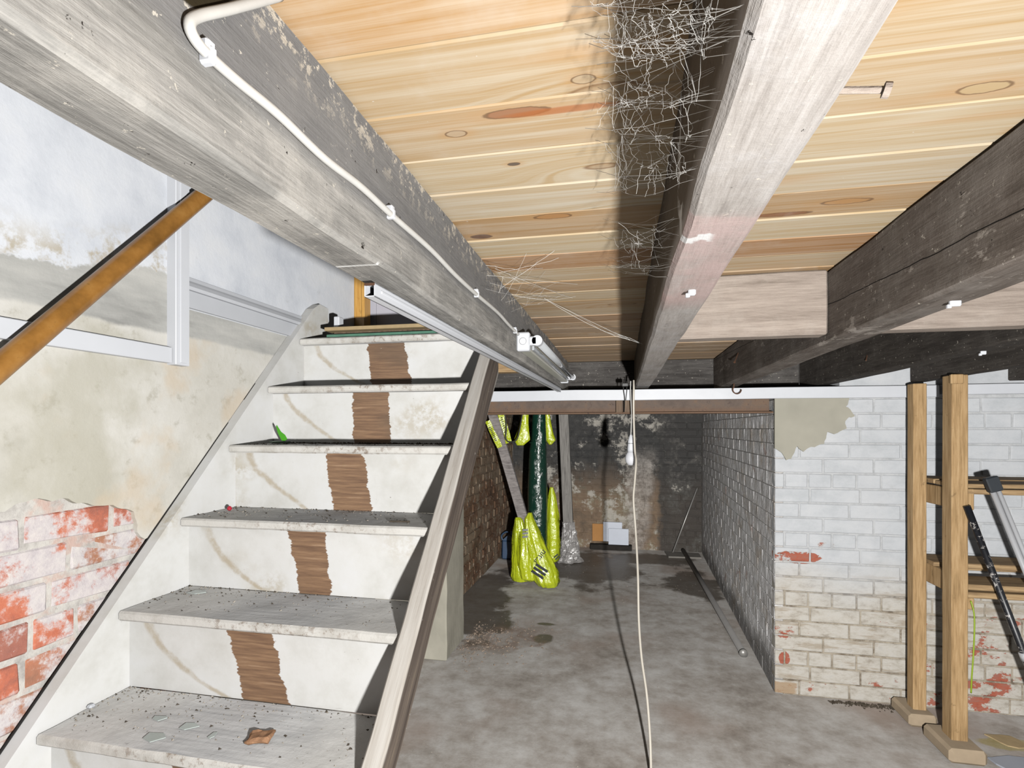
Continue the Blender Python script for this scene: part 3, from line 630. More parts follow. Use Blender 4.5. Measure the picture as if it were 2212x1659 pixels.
# ------------------------------------------------------------------ staircase
st = thing('staircase', 'white painted timber staircase with bare brown runner marks', 'staircase', (-.92, 1.5, 0))
XL, XR = -1.322, -.512
stripes = {0: (1.55, -1.018, -.842, 1.70, -1.030, -.866), 1: (1.32, -.985, -.838, 1.49, -.985, -.842), 2: (1.10, -.949, -.809, 1.27, -.982, -.840),
           3: (.878, -.939, -.836, 1.045, -.978, -.851), 4: (.678, -.975, -.842, .823, -1.010, -.882), 5: (.45, -.96, -.82, .60, -.991, -.86), 6: (.23, -.96, -.83, .38, -.98, -.85)}
mt = tread_top(0); mn = nosing_edge()
for i in range(8):
    zt = Z0 - RISE * i; yn = YN - GO * i; yr = yn + .036
    if i < 8:
        zb = max(zt - RISE, 0.0)
        obj('riser', box(XL, XR, yr, yr + .018, zb, zt - .026), worn_paint('painted_riser', stripe=stripes.get(i), seed=i + 1, cream=.75), st)
    if i == 0: y1 = 2.54; x1 = -.404
    else: y1 = yn + GO + .036; x1 = XR
    b = box(XL, x1, yn, y1, zt - .026, zt, bev=.005); roughen(b, .06, .0018, 12, i)
    t = obj('landing' if i == 0 else 'tread', b, [mt, mn], st)
    for f in t.data.polygons:
        if f.normal.y < -.4: f.material_index = 1
SL = 1.0588
def ztop(y, off): return 1.726 + (y - 1.994) * SL + off
def string_outline(off, depth, ya, yb, cut=None):
    return [(ya, ztop(ya, off)), (yb, ztop(yb, off)), (yb, ztop(yb, off) - .26 if cut is None else cut), (ya, max(0.0, ztop(ya, off) - depth))]
ol = [(.42, ztop(.42, .024)), (2.10, ztop(2.10, .036)), (2.15, 1.905), (2.22, 1.90), (2.22, 1.60), (.62, 0), (.42, 0)]
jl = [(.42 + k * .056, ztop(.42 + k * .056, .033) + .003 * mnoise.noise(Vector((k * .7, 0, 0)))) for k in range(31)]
obj('joint_and_gap_shade', prism(bmesh.new(), jl + [(y, z - .02) for y, z in jl[::-1]], 0, -1.3595, -1.355), M['black'], st)  # added dark strip standing in for the shaded gap behind the string
b = prism(bmesh.new(), ol, 0, -1.358, XL); obj('wall_string', b, worn_paint('painted_string', seed=12, cream=.9), st)
yb = 1.99
orr = [(.42, .674 + 1.063 * (.42 - .977)), (yb, .674 + 1.063 * (yb - .977)), (yb + .07, .674 + 1.063 * (yb - .977) - .03), (yb + .07, 1.60), (.58, 0), (.42, 0)]
orr = [(.40, .674 + 1.063 * (.40 - .977)), (2.0, .674 + 1.063 * (2.0 - .977)), (2.0, .674 + 1.063 * (2.0 - .977) - .200), (.40, max(0, .674 + 1.063 * (.40 - .977) - .235))]
b = prism(bmesh.new(), orr, 0, XR, -.468); bmesh.ops.bevel(b, geom=[e for e in b.edges], offset=.004, segments=1, affect='EDGES'); roughen(b, .06, .002, 9, 3)
obj('outer_string', b, string_wood(), st)
b = box(-.70, -.405, 2.16, 2.22, 1.585, 1.695, bev=.003)
obj('bearer', b, M['rackx'], st)

# ------------------------------------------------------------------ handrail and trunking on the left wall
hr = thing('handrail', 'varnished brown round wooden handrail on the stair wall', 'handrail', (-1.29, 1.1, 1.3))
p0, p1 = Vector((-1.29, .35, 1.481 - .533 * 1.08)), Vector((-1.29, 1.62, 1.481 + .737 * 1.08))
obj('rail', tube(bmesh.new(), [p0.lerp(p1, k / 12) for k in range(13)], .0245, 20), M['hand'], hr, True)
for y in (.70, 1.56):
    z = 1.481 + (y - .883) * 1.08; bb = tube(bmesh.new(), [(-1.36, y, z - .06), (-1.31, y, z - .06), (-1.29, y, z - .03)], .007, 8); obj('bracket', bb, M['rust'], hr)
tk = thing('cable_trunking', 'white L-shaped cable trunking on the left wall behind the handrail', 'trunking', (-1.36, 1.2, 1.55))
b = box(-1.362, -1.338, -.6, 1.372, 1.549, 1.597, bev=.002); obj('lower_run', b, M['white_pvc'], tk)
b = box(-1.362, -1.328, 1.375, 1.428, 1.545, 2.75, bev=.002); obj('riser_run', b, M['white_pvc'], tk)
obj('cover_lip', box(-1.330, -1.324, 1.389, 1.413, 1.552, 2.75, bev=.001), M['white_pvc'], tk)

# ------------------------------------------------------------------ electrics on the dusty joist
fx = thing('fluorescent_lamp', 'unlit white fluorescent batten lamp fixed to the dusty joist', 'lamp', (-.30, 2.27, 1.60))
obj('batten', box(-.327, -.289, 1.665, 2.86, 1.600, 1.651, bev=.004), M['reflector'], fx)
for y0, y1 in ((1.645, 1.672), (2.855, 2.882)):
    b = box(-.328, -.286, y0, y1, 1.595, 1.654, bev=.004); add_box(b, -.290, -.262, y0, y1, 1.612, 1.640, .004)
    tube(b, [(-.262, y0, 1.626), (-.262, y1, 1.626)], .0165, 18)
    e = obj('end_cap', b, M['white_pvc'], fx)
    if y0 < 2: obj('knockout_ring', tube(bmesh.new(), [(-.307 + .011 * math.cos(a * .3142), y0 - .0005, 1.625 + .011 * math.sin(a * .3142)) for a in range(21)], .0006, 4), M['pipe'], e)
obj('tube', tube(bmesh.new(), [(-.262, 1.672, 1.626), (-.262, 2.855, 1.626)], .013, 18), M['tubeglass'], fx, True)
obj('reflector_strip', box(-.288, -.280, 1.70, 2.85, 1.604, 1.618, bev=.001), M['tubeglass'], fx)

ct = thing('metal_trunking', 'long white metal trunking with a rusty open end under the dusty joist', 'trunking', (-.35, 1.8, 1.55))
A, Bq = Vector((-.375, .745, 1.560)), Vector((-.338, 2.90, 1.560))
def chan(bm, w, t):
    d = (Bq - A).normalized(); s = d.cross(Vector((0, 0, 1))); th = .0016
    for (ox, oz, ww, tt) in ((0, t / 2 - th / 2, w, th), (-(w / 2 - th / 2), 0, th, t), (w / 2 - th / 2, 0, th, t), (0, -t / 2 + th / 2, w, th)):
        bar(bm, A + s * ox + Vector((0, 0, oz)), Bq + s * ox + Vector((0, 0, oz)), ww, tt, bev=0)
    return bm
obj('channel', chan(bmesh.new(), .0175, .0205), M['white_pvc'], ct)
obj('bead', bar(bmesh.new(), A + Vector((.0095, .02, .001)), Bq + Vector((.0095, 0, .001)), .003, .005, bev=.001), M['white_pvc'], ct)
obj('rusty_end', box(-.3835, -.3665, .7445, .7465, 1.5668, 1.5705), M['rust'], ct)

cpts = [(-.323, .458, 1.768), (-.322, .39, 1.703), (-.322, .355, 1.670), (-.321, .345, 1.656), (-.321, .351, 1.648), (-.322, .37, 1.6465), (-.322, .401, 1.647), (-.322, .452, 1.650), (-.322, .532, 1.648), (-.322, .617, 1.654), (-.322, .706, 1.654), (-.322, .864, 1.657), (-.322, 1.0, 1.652), (-.322, 1.159, 1.652), (-.322, 1.30, 1.655), (-.322, 1.391, 1.655), (-.322, 1.50, 1.650), (-.322, 1.65, 1.647)]
cb = thing('white_cable', 'white cable clipped along the side of the dusty joist', 'cable', (-.322, 1.0, 1.64))
obj('sheath', tube(bmesh.new(), spline(cpts, 6), .0044, 10), M['cable'], cb, True)
for y, z in ((.365, 1.645), (.706, 1.654), (1.159, 1.652), (1.60, 1.648)):
    b = box(-.329, -.3165, y - .004, y + .004, z - .006, z + .008, bev=.002); add_box(b, -.329, -.318, y - .006, y + .004, z + .004, z + .013, .002); obj('clip', b, M['white_pvc'], cb)

# white battens along the wall head
b = box(-1.06, 1.478, 2.896, 2.922, 1.502, 1.559, bev=.002); roughen(b, .12, .0025, 3, 2)
tag(obj('white_batten', b, M['white_gloss']), 'long white painted batten above the rusty steel beam', 'batten')
b = box(1.492, 2.55, 2.896, 2.922, 1.512, 1.560, bev=.002); roughen(b, .12, .002, 3, 6)
tag(obj('white_batten', b, M['white_gloss']), 'shorter white batten right of the shelf posts', 'batten')
hk = [(.55, 2.86, 1.578), (.55, 2.86, 1.56)] + [(.565 + .020 * math.cos(a), 2.86, 1.548 + .022 * math.sin(a)) for a in [math.pi - .3 + k * .38 for k in range(10)]]
tag(obj('cup_hook', tube(bmesh.new(), spline(hk, 3), .003, 8), M['rust'], None, True), 'rusty cup hook screwed into the brown joist end', 'hook')
for (x, y, dx, dz, lab) in ((.110, .905, .012, -.003, 'small white cable clip under the pink stained joist'), (.575, 1.08, .018, -.004, 'small white cable clip under the cracked brown joist'), (1.03, 1.80, .014, -.003, 'small white cable clip under the blackened joist')):
    b = box(x - dx / 2, x + dx / 2, y - .004, y + .004, 1.566, 1.578, bev=.002); add_box(b, x - dx / 2 - .004, x - dx / 2 + .003, y - .003, y + .003, 1.563, 1.570, .001)
    tag(obj('cable_clip', b, M['white_pvc']), lab, 'clip')
b = tube(bmesh.new(), [(.130, .405, 1.585), (.172, .400, 1.577)], .0024, 8); tube(b, [(.171, .400, 1.577), (.175, .3995, 1.576)], .0050, 10)
tag(obj('nail', b, M['noggin']), 'bent nail sticking out of the pale joist edge', 'nail')
b = tube(bmesh.new(), [(.523, 2.62, 1.70), (.500, 2.58, 1.655)], .0025, 8); tube(b, [(.500, 2.58, 1.655), (.498, 2.577, 1.651)], .005, 8)
tag(obj('nail', b, M['rust']), 'long bent nail in the brown joist face near the back', 'nail')
b = tube(bmesh.new(), [(.990, 2.45, 1.66), (.972, 2.42, 1.628)], .0025, 8); tag(obj('nail', b, M['rust']), 'nail in the blackened joist face near the back', 'nail')

# ------------------------------------------------------------------ hanging flex, bulb, black wires
fl = [(.056, 2.83, 1.60), (.056, 2.80, 1.55), (.055, 2.80, 1.45), (.060, 2.77, 1.25), (.0655, 2.72, 1.185), (.058, 2.68, 1.09), (.0515, 2.65, 1.004), (.061, 2.6, .857), (.068, 2.5, .685), (.070, 2.42, .502), (.079, 2.34, .373), (.097, 2.26, .255), (.106, 2.18, .13), (.107, 2.11, .03), (.105, 2.02, .007), (.10, 1.8, .006), (.20, 1.5, .006)]
tag(obj('hanging_flex', tube(bmesh.new(), spline(fl, 7), .0052, 10), M['flex'], None, True), 'cream flex hanging from the batten down to the floor', 'cable')
bu = thing('pendant_bulb', 'white bulb in a pendant holder hanging in front of the alcove', 'light bulb', (.042, 2.84, 1.16))
bx, by = .042, 2.84
obj('bulb', lathe(bmesh.new(), [(.004, 1.158), (.018, 1.163), (.0275, 1.178), (.0300, 1.195), (.0270, 1.212), (.020, 1.224), (.0175, 1.230)], (bx, by, 0), 22), M['bulb'], bu, True)
obj('holder', lathe(bmesh.new(), [(.0175, 1.230), (.0185, 1.245), (.0165, 1.265), (.0160, 1.285), (.012, 1.300), (.005, 1.318), (.004, 1.320)], (bx, by, 0), 18), M['white_pvc'], bu, True)
obj('band', lathe(bmesh.new(), [(.0172, 1.2720), (.0172, 1.2745)], (bx, by, 0), 18), M['black'], bu)
obj('cord', tube(bmesh.new(), [(bx, by, 1.318), (bx + .004, by + .01, 1.42), (bx - .002, by + .02, 1.56), (bx, by + .03, 1.60)], .0026, 6), M['cable'], bu)
w = tube(bmesh.new(), spline([(.006, 2.885, 1.60), (.004, 2.888, 1.56), (.010, 2.89, 1.51), (.008, 2.92, 1.44)], 5), .0028, 6)
tube(w, spline([(.020, 2.885, 1.60), (.022, 2.888, 1.56), (.016, 2.89, 1.50)], 5), .0022, 6); add_box(w, -.004, .030, 2.875, 2.893, 1.572, 1.592, .003)
tag(obj('black_wires', w, M['black']), 'pair of black wires over the white batten beside the flex', 'wire')
w = tube(bmesh.new(), spline([(-.905, 2.892, 1.505), (-.895, 2.89, 1.47), (-.872, 2.89, 1.432), (-.82, 2.89, 1.425), (-.79, 2.89, 1.430)], 6), .0012, 5)
tube(w, spline([(-.903, 2.892, 1.505), (-.88, 2.89, 1.465), (-.85, 2.89, 1.432)], 6), .0028, 6)
tag(obj('wire_tail', w, M['cable']), 'short white wire tails hanging below the batten near the stairs', 'wire')
w = tube(bmesh.new(), spline([(-1.0, 4.5, 1.528), (-.985, 4.5, 1.36), (-.99, 4.5, 1.27), (-.96, 4.5, 1.235), (-.90, 4.5, 1.25), (-.87, 4.5, 1.33), (-.84, 4.52, 1.528)], 8), .006, 8)
tag(obj('hanging_loop', w, M['black'], None, True), 'dark cable looped down in the alcove between the leaning poles', 'cable')

# ------------------------------------------------------------------ alcove contents
def loft(bm, rings, seg=24, wr=.0, seed=0, freq=3.0, cap=True):
    """rings: (centre, rx, ry) with wrinkles running along"""
    R = []
    for (cc, rx, ry) in rings:
        row = []
        for k in range(seg):
            a = 2 * math.pi * k / seg; f = 1 + wr * mnoise.noise(Vector((math.cos(a) * freq, math.sin(a) * freq, cc[2] * 2.5 + seed))) + wr * .6 * mnoise.noise(Vector((math.cos(a) * freq * 2.3, math.sin(a) * freq * 2.3, cc[2] * 9 + seed)))
            row.append(bm.verts.new((cc[0] + rx * f * math.cos(a), cc[1] + ry * f * math.sin(a), cc[2])))
        R.append(row)
    for i in range(len(R) - 1):
        for k in range(seg): bm.faces.new((R[i][k], R[i][(k + 1) % seg], R[i + 1][(k + 1) % seg], R[i + 1][k]))
    if cap: bm.faces.new(R[0][::-1]); bm.faces.new(R[-1])
    return bm
def interp(keys, n):
    out = []
    for i in range(n):
        t = i / (n - 1) * (len(keys) - 1); j = min(int(t), len(keys) - 2); u = t - j; u = u * u * (3 - 2 * u) * .4 + u * .6
        a, b = keys[j], keys[j + 1]; out.append((tuple(a[0][q] + (b[0][q] - a[0][q]) * u for q in range(3)), a[1] + (b[1] - a[1]) * u, a[2] + (b[2] - a[2]) * u))
    return out

lp = thing('bagged_pole', 'grey plank pole leaning left with a yellow plastic bag over its foot', 'pole', (-.80, 4.6, 0))
b = bmesh.new(); bar(b, (-.812, 4.60, .42), (-1.135, 4.62, 1.49), .085, .05, up=(0, 1, 0), bev=.004); roughen(b, .12, .002, 7, 2); obj('plank', b, M['greypole'], lp)
b = bmesh.new(); bar(b, (-.80, 4.60, .10), (-.835, 4.60, .50), .045, .03, up=(0, 1, 0), bev=.004); obj('tapered_foot', b, M['greypole'], lp)
k1 = [((-.865, 4.58, .012), .03, .03), ((-.875, 4.58, .02), .066, .05), ((-.880, 4.58, .06), .080, .06), ((-.885, 4.58, .20), .072, .06), ((-.880, 4.58, .36), .062, .055), ((-.880, 4.58, .48), .050, .05), ((-.890, 4.58, .555), .034, .045), ((-.897, 4.58, .575), .02, .03)]
k2 = [((-.62, 4.50, .006), .03, .04), ((-.62, 4.50, .012), .075, .07), ((-.63, 4.50, .05), .098, .09), ((-.66, 4.51, .13), .105, .09), ((-.70, 4.52, .24), .100, .08), ((-.74, 4.53, .36), .082, .07), ((-.775, 4.55, .48), .060, .06), ((-.795, 4.56, .57), .036, .05), ((-.79, 4.57, .62), .016, .03)]
k3 = [((-.775, 4.52, .035), .02, .02), ((-.785, 4.52, .06), .07, .06), ((-.80, 4.52, .18), .085, .065), ((-.81, 4.53, .32), .075, .055), ((-.82, 4.54, .46), .055, .05)]
b = bmesh.new()
for kk, sd in ((k1, 1), (k2, 5), (k3, 9)): loft(b, interp(kk, 44), 44, .30, sd, 4.6)
bag = obj('plastic_bag', b, M['yellow'], lp, True)
def stripes_on(parent, ctr, ux, uz, n, wlen, wth, gap):
    b = bmesh.new(); ux = Vector(ux).normalized(); uz = Vector(uz).normalized()
    for k in range(n):
        q = Vector(ctr) + uz * (k - (n - 1) / 2) * gap
        v = [bm_v for bm_v in (q - ux * wlen / 2 - uz * wth / 2, q + ux * wlen / 2 - uz * wth / 2, q + ux * wlen / 2 + uz * wth / 2, q - ux * wlen / 2 + uz * wth / 2)]
        nrm = ux.cross(uz) * .003; A = [b.verts.new(x) for x in v]; Bv = [b.verts.new(x + nrm) for x in v]
        b.faces.new(A); b.faces.new(Bv[::-1])
        for i in range(4): b.faces.new((A[i], A[(i + 1) % 4], Bv[(i + 1) % 4], Bv[i]))
    return obj('printed_bars', b, M['print'], parent)
stripes_on(bag, (-.680, 4.413, .155), (.80, .05, -.50), (.50, 0, .80), 3, .115, .022, .034)
stripes_on(bag, (-.815, 4.478, .455), (1, .1, .1), (0, .12, 1), 3, .048, .018, .028)
def lettering(txt, size, mtx, parent):
    cu = bpy.data.curves.new('lettering', 'FONT'); cu.body = txt; cu.size = size; cu.extrude = .001
    t = bpy.data.objects.new('lettering', cu); COL.objects.link(t); dg = bpy.context.evaluated_depsgraph_get(); me = bpy.data.meshes.new_from_object(t.evaluated_get(dg)); bpy.data.objects.remove(t)
    me.transform(mtx); me.transform(Matrix.Translation(-wloc(parent))); me.materials.clear(); me.materials.append(M['print']); o = bpy.data.objects.new('lettering', me); COL.objects.link(o); o.parent = parent; return o
lettering('nitta', .075, Matrix.Translation((-.655, 4.445, .335)) @ Matrix.Rotation(math.radians(-52 + 180), 4, 'Y') @ Matrix.Rotation(math.pi / 2, 4, 'X') @ Matrix.Translation((0, 0, 0)), bag)
for (a, d, wd_, sd) in (((-1.058, 4.565, 1.52), (-.975, 4.565, 1.225), .055, 1), ((-1.17, 4.56, 1.42), (-1.055, 4.56, 1.185), .045, 2)):
    b = bmesh.new(); bar(b, a, d, wd_, .004, up=(.0, 1, 0), bev=0); roughen(b, .04, .008, 14, sd); s_ = obj('yellow_wrap', b, M['yellow'], lp)
    va, vd = Vector(a), Vector(d); b = bmesh.new(); rr = random.Random(sd)
    for k in range(9):
        q = va.lerp(vd, .25 + k * .06) + Vector((0, -.012, 0)); e = (vd - va).normalized(); sd_ = e.cross(Vector((0, 1, 0))).normalized(); h_ = rr.uniform(.010, .018)
        bar(b, q - sd_ * h_, q + sd_ * h_ * .4, .007, .002, up=(0, 1, 0), bev=0)
    obj('printed_marks', b, M['print'], s_)

gr = thing('wrapped_roll', 'tall roll wrapped in shiny dark green plastic in the alcove', 'roll', (-.765, 4.86, 0))
kk = [((-.770, 4.86, 0), .085, .08), ((-.770, 4.86, .3), .092, .085), ((-.770, 4.86, .8), .090, .085), ((-.765, 4.86, 1.15), .080, .078), ((-.757, 4.86, 1.25), .070, .07), ((-.755, 4.86, 1.45), .062, .062), ((-.752, 4.86, 1.528), .058, .058)]
obj('film', loft(bmesh.new(), interp(kk, 60), 30, .05, 4, 2.2), M['green'], gr, True)
for z in (1.215, .62): obj('tie', loft(bmesh.new(), [((-.762 - (1.2 - z) * .01, 4.86, z), .083 + (1.2 - z) * .014, .082), ((-.762 - (1.2 - z) * .01, 4.86, z + .012), .083 + (1.2 - z) * .014, .082)], 30), M['green'], gr)
yb2 = interp([((-.635, 4.98, .10), .03, .03), ((-.64, 4.98, .14), .055, .05), ((-.64, 4.98, .35), .062, .055), ((-.645, 4.98, .55), .055, .05), ((-.65, 4.98, .72), .032, .03), ((-.655, 4.98, .80), .014, .014)], 24)
o = tag(obj('yellow_bag', loft(bmesh.new(), yb2, 30, .32, 12, 4.5), M['yellow'], None, True), 'narrow yellow plastic bag hanging behind the green wrapped roll', 'bag')
stripes_on(o, (-.60, 4.925, .16), (.7, 0, .6), (-.6, 0, .7), 2, .05, .012, .022)
yb3 = interp([((-.90, 4.70, 1.20), .03, .01), ((-.885, 4.70, 1.25), .075, .02), ((-.875, 4.70, 1.33), .055, .02), ((-.865, 4.70, 1.42), .04, .02), ((-.862, 4.70, 1.525), .038, .02)], 18)
tag(obj('yellow_bag', loft(bmesh.new(), yb3, 18, .15, 21, 3), M['yellow'], None, True), 'yellow plastic flap hanging left of the green wrapped roll top', 'bag')
yb4 = interp([((-.665, 4.97, 1.20), .012, .01), ((-.66, 4.97, 1.24), .045, .02), ((-.675, 4.97, 1.29), .04, .02), ((-.70, 4.97, 1.525), .02, .012)], 14)
tag(obj('yellow_bag', loft(bmesh.new(), yb4, 16, .2, 31, 3), M['yellow'], None, True), 'small yellow plastic scrap right of the green wrapped roll top', 'bag')

pp = thing('wrapped_post', 'grey timber post with crumpled clear plastic round its foot', 'post', (-.54, 5.45, 0))
b = bmesh.new(); bar(b, (-.530, 5.45, 0.0), (-.592, 5.45, 1.528), .098, .07, up=(0, 1, 0), bev=.004); roughen(b, .12, .002, 7, 5); obj('timber', b, M['greypost'], pp)
b = loft(bmesh.new(), interp([((-.55, 5.42, .005), .16, .12), ((-.54, 5.43, .04), .12, .10), ((-.53, 5.44, .10), .10, .085), ((-.535, 5.44, .20), .085, .075), ((-.54, 5.44, .32), .064, .055), ((-.545, 5.44, .40), .058, .05)], 36), 44, .34, 3, 4.2)
for v in b.verts:
    k_ = max(0, 1 - v.co.z / .34); v.co += (mnoise.noise_vector(v.co * 38) * .022 + mnoise.noise_vector(v.co * 90) * .008) * (.25 + k_); v.co.z = max(v.co.z, .002)
obj('crumpled_film', b, M['clear'], pp)

jg = thing('blue_jug', 'blue plastic jug with a handle by the alcove left wall', 'jug', (-1.165, 5.40, 0))
b = box(-1.225, -1.105, 5.36, 5.46, 0, .20, bev=.014)
for v in b.verts:
    if v.co.z > .1: v.co.x += (-1.165 - v.co.x) * .06
obj('body', b, M['blue'], jg)
b = bmesh.new(); prism(b, [(-1.222, .195), (-1.108, .195), (-1.115, .225), (-1.135, .25), (-1.165, .245), (-1.20, .215)], 1, 5.37, 5.45); obj('shoulder', b, M['blue'], jg)
obj('handle', tube(bmesh.new(), spline([(-1.225, 5.41, .19), (-1.235, 5.41, .235), (-1.20, 5.41, .27), (-1.165, 5.41, .275), (-1.14, 5.41, .25)], 5), .009, 8), M['blue'], jg, True)
obj('cap', tube(bmesh.new(), [(-1.128, 5.41, .245), (-1.125, 5.41, .285)], .022, 16), M['bluecap'], jg)

tag(obj('cardboard_sheet', box(-.335, -.205, 6.060, 6.070, .085, .280, bev=.002), M['card']), 'brown cardboard sheet leaning on the sooty alcove back wall', 'cardboard')
tag(obj('grey_tile', box(-.213, -.005, 6.040, 6.052, .090, .308, bev=.002), M['tile']), 'pale grey tile behind the lower tile at the alcove back', 'tile')
tag(obj('grey_tile', box(-.155, .065, 6.022, 6.034, .060, .240, bev=.002), M['tile']), 'pale grey tile in front, lower right at the alcove back', 'tile')
b = box(-.36, .10, 6.00, 6.095, 0, .058, bev=.006); roughen(b, .06, .008, 8, 3)
tag(obj('stone_ledge', b, M['kmortar']), 'dark rubble ledge under the tiles at the alcove back', 'ledge')
tag(obj('metal_rod', tube(bmesh.new(), [(.528, 5.98, .008), (.790, 6.05, .705)], .007, 8), M['rod'], None, True), 'thin pale metal rod leaning in the alcove corner', 'rod')
prm = prism(bmesh.new(), [(.448, 6.02), (.800, 5.98), (.800, 5.80), (.470, 5.78)], 2, .001, .016); tag(obj('floor_slab', prm, M['slab']), 'flat grey slab lying on the alcove floor by the corner', 'slab')
gp = thing('grey_pipe', 'long grey plastic pipe lying along the alcove right wall', 'pipe', (.68, 4.7, 0))
d0, d1_ = Vector((.700, 3.36, .021)), Vector((.640, 6.0, .040))
obj('pipe', tube(bmesh.new(), [d0, d1_], .020, 16), M['pipe'], gp, True); obj('collar', tube(bmesh.new(), [d0 - Vector((0, .004, 0)), d0 + Vector((0, .012, 0))], .0245, 16), M['rod'], gp, True)

# ------------------------------------------------------------------ shelf rack on the right
rk = thing('shelf_rack', 'rough timber shelf rack against the white brick wall', 'shelf', (1.70, 2.7, 0))
def rbox(n, *a, m='rack', bev=.003, sd=1): b = box(*a, bev=bev); roughen(b, .10, .0015, 6, sd); return obj(n, b, M[m], rk)
rbox('post', 1.310, 1.365, 2.775, 2.830, .055, 1.558, sd=2); rbox('post', 1.335, 1.395, 2.530, 2.600, .055, 1.574, sd=3)
obj('post_foot', box(1.270, 1.385, 2.720, 2.90, 0, .058, bev=.012), M['foot'], rk); obj('post_foot', box(1.290, 1.425, 2.455, 2.66, 0, .060, bev=.012), M['foot'], rk)
rbox('head_block', 1.325, 1.372, 2.515, 2.531, 1.535, 1.574)
for z in (1.012, .648):
    rbox('side_rail', 1.366, 1.392, 2.60, 2.88, z, z + .085, sd=4)
rbox('rail_end', 1.396, 1.425, 2.545, 2.585, 1.012, 1.100); rbox('rail_end', 1.396, 1.425, 2.545, 2.585, .600, .648)
rbox('front_rail', 1.396, 2.55, 2.545, 2.585, 1.078, 1.100, m='rackx'); rbox('front_rail', 1.396, 2.55, 2.545, 2.585, .648, .672, m='rackx')
rbox('shelf_board', 1.37, 2.55, 2.56, 2.72, 1.102, 1.120, m='rackx', sd=5); rbox('shelf_board', 1.37, 2.55, 2.73, 2.90, 1.102, 1.124, m='rackx', sd=6)
rbox('shelf_board', 1.37, 2.55, 2.56, 2.72, .676, .700, m='rackx', sd=7); rbox('shelf_board', 1.37, 2.55, 2.73, 2.90, .726, .750, m='rackx', sd=8)
rbox('back_cleat', 1.37, 2.55, 2.86, 2.90, .690, .724, m='rackx', sd=9)
sp = thing('spattered_pole', 'black pole spattered with white paint leaning against the shelf rack', 'pole', (1.45, 2.47, 0))
q0, q1 = Vector((1.375, 2.505, 1.035)), Vector((1.60, 2.45, .29)); obj('shaft', tube(bmesh.new(), [q0, q1, q1 + (q1 - q0) * .38], .0125, 14), M['speckle'], sp, True)
obj('collar', tube(bmesh.new(), [q0.lerp(q1, .76), q0.lerp(q1, .80)], .017, 14), M['chrome'], sp, True)
cp = thing('chrome_pole', 'shiny chrome double tube pole leaning beside the spattered pole', 'pole', (1.52, 2.47, 0))
q0, q1 = Vector((1.462, 2.50, 1.10)), Vector((1.66, 2.44, .45)); dd = (q1 - q0).normalized(); off = Vector((.020, 0, .004))
obj('shaft', tube(bmesh.new(), [q0, q1, q0 + (q1 - q0) * 1.66], .010, 14), M['chrome'], cp, True); obj('shaft', tube(bmesh.new(), [q0 + off, q1 + off, q0 + off + (q1 - q0) * 1.66], .008, 14), M['chrome'], cp, True)
b = bmesh.new(); bar(b, q0 - dd * .055 + off * .5, q0 + dd * .006 + off * .5, .046, .030, up=(0, 1, 0), bev=.004); obj('end_cap', b, M['darkplastic'], cp)
tag(obj('earth_wire', tube(bmesh.new(), spline([(1.406, 2.535, .64), (1.413, 2.525, .58), (1.411, 2.525, .45), (1.404, 2.525, .33), (1.407, 2.535, .26)], 6), .003, 6), M['earth'], None, True), 'green and yellow wire hanging beside the front shelf post', 'wire')
b = prism(bmesh.new(), ragged([(1.455, 2.52), (1.52, 2.555), (1.64, 2.56), (1.75, 2.50), (1.75, 2.36), (1.56, 2.37), (1.50, 2.43), (1.455, 2.52)], .03, .02, 4)[:-1], 2, .001, .007)
tag(obj('plastic_sheet', b, M['tile']), 'crumpled white plastic sheet on the floor by the shelf rack', 'sheet')
b = prism(bmesh.new(), ragged([(1.56, 2.72), (1.66, 2.725), (1.70, 2.64), (1.60, 2.635), (1.56, 2.72)], .03, .01, 7)[:-1], 2, .001, .006)
tag(obj('card_scrap', b, M['tan']), 'flat beige card scrap on the floor by the shelf rack', 'card')

# ------------------------------------------------------------------ things left on the stairs
def tz(i): return Z0 - RISE * i
tag(obj('flat_board', box(-1.215, -.55, 2.025, 2.40, tz(0) + .002, tz(0) + .018, bev=.0015), M['greenboard']), 'green edged board lying on the stair landing', 'board')
b = box(-1.20, -.60, 2.06, 2.38, tz(0) + .019, tz(0) + .032); tag(obj('dark_board', b, M['packer']), 'dark board sandwiched between the two landing boards', 'board')
tag(obj('flat_board', box(-1.222, -.55, 2.020, 2.40, tz(0) + .033, tz(0) + .048, bev=.0015), M['tan']), 'tan board on top of the boards on the stair landing', 'board')
tag(obj('plastic_strip', box(-1.226, -1.200, 2.10, 2.14, tz(0) + .049, tz(0) + .11, bev=.003), M['white_pvc']), 'small white upright strip at the landing board end', 'strip')
def leaf(pts, n): 
    b = bmesh.new(); prism(b, pts, 1, 0, .0012)
    return b
b = leaf([(0, 0), (.012, -.002), (.024, .006), (.018, .022), (.004, .034), (-.008, .060), (-.012, .055), (-.010, .03), (-.004, .012)], 0)
bmesh.ops.transform(b, matrix=Matrix.Translation((-1.228, 1.745, tz(2) + .012)) @ Matrix.Rotation(.3, 4, 'X'), verts=b.verts[:])
tag(obj('green_leaf', b, M['leaf']), 'bright green leaf standing in dirt on the third stair from the top', 'leaf')
b = prism(bmesh.new(), [(-1.27, 1.73), (-1.245, 1.715), (-1.215, 1.73), (-1.195, 1.75), (-1.22, 1.77), (-1.25, 1.765)], 2, tz(2) + .004, tz(2) + .010); tag(obj('faded_leaf', b, M['dryleaf']), 'faded grey-green leaf lying below the bright green leaf', 'leaf')
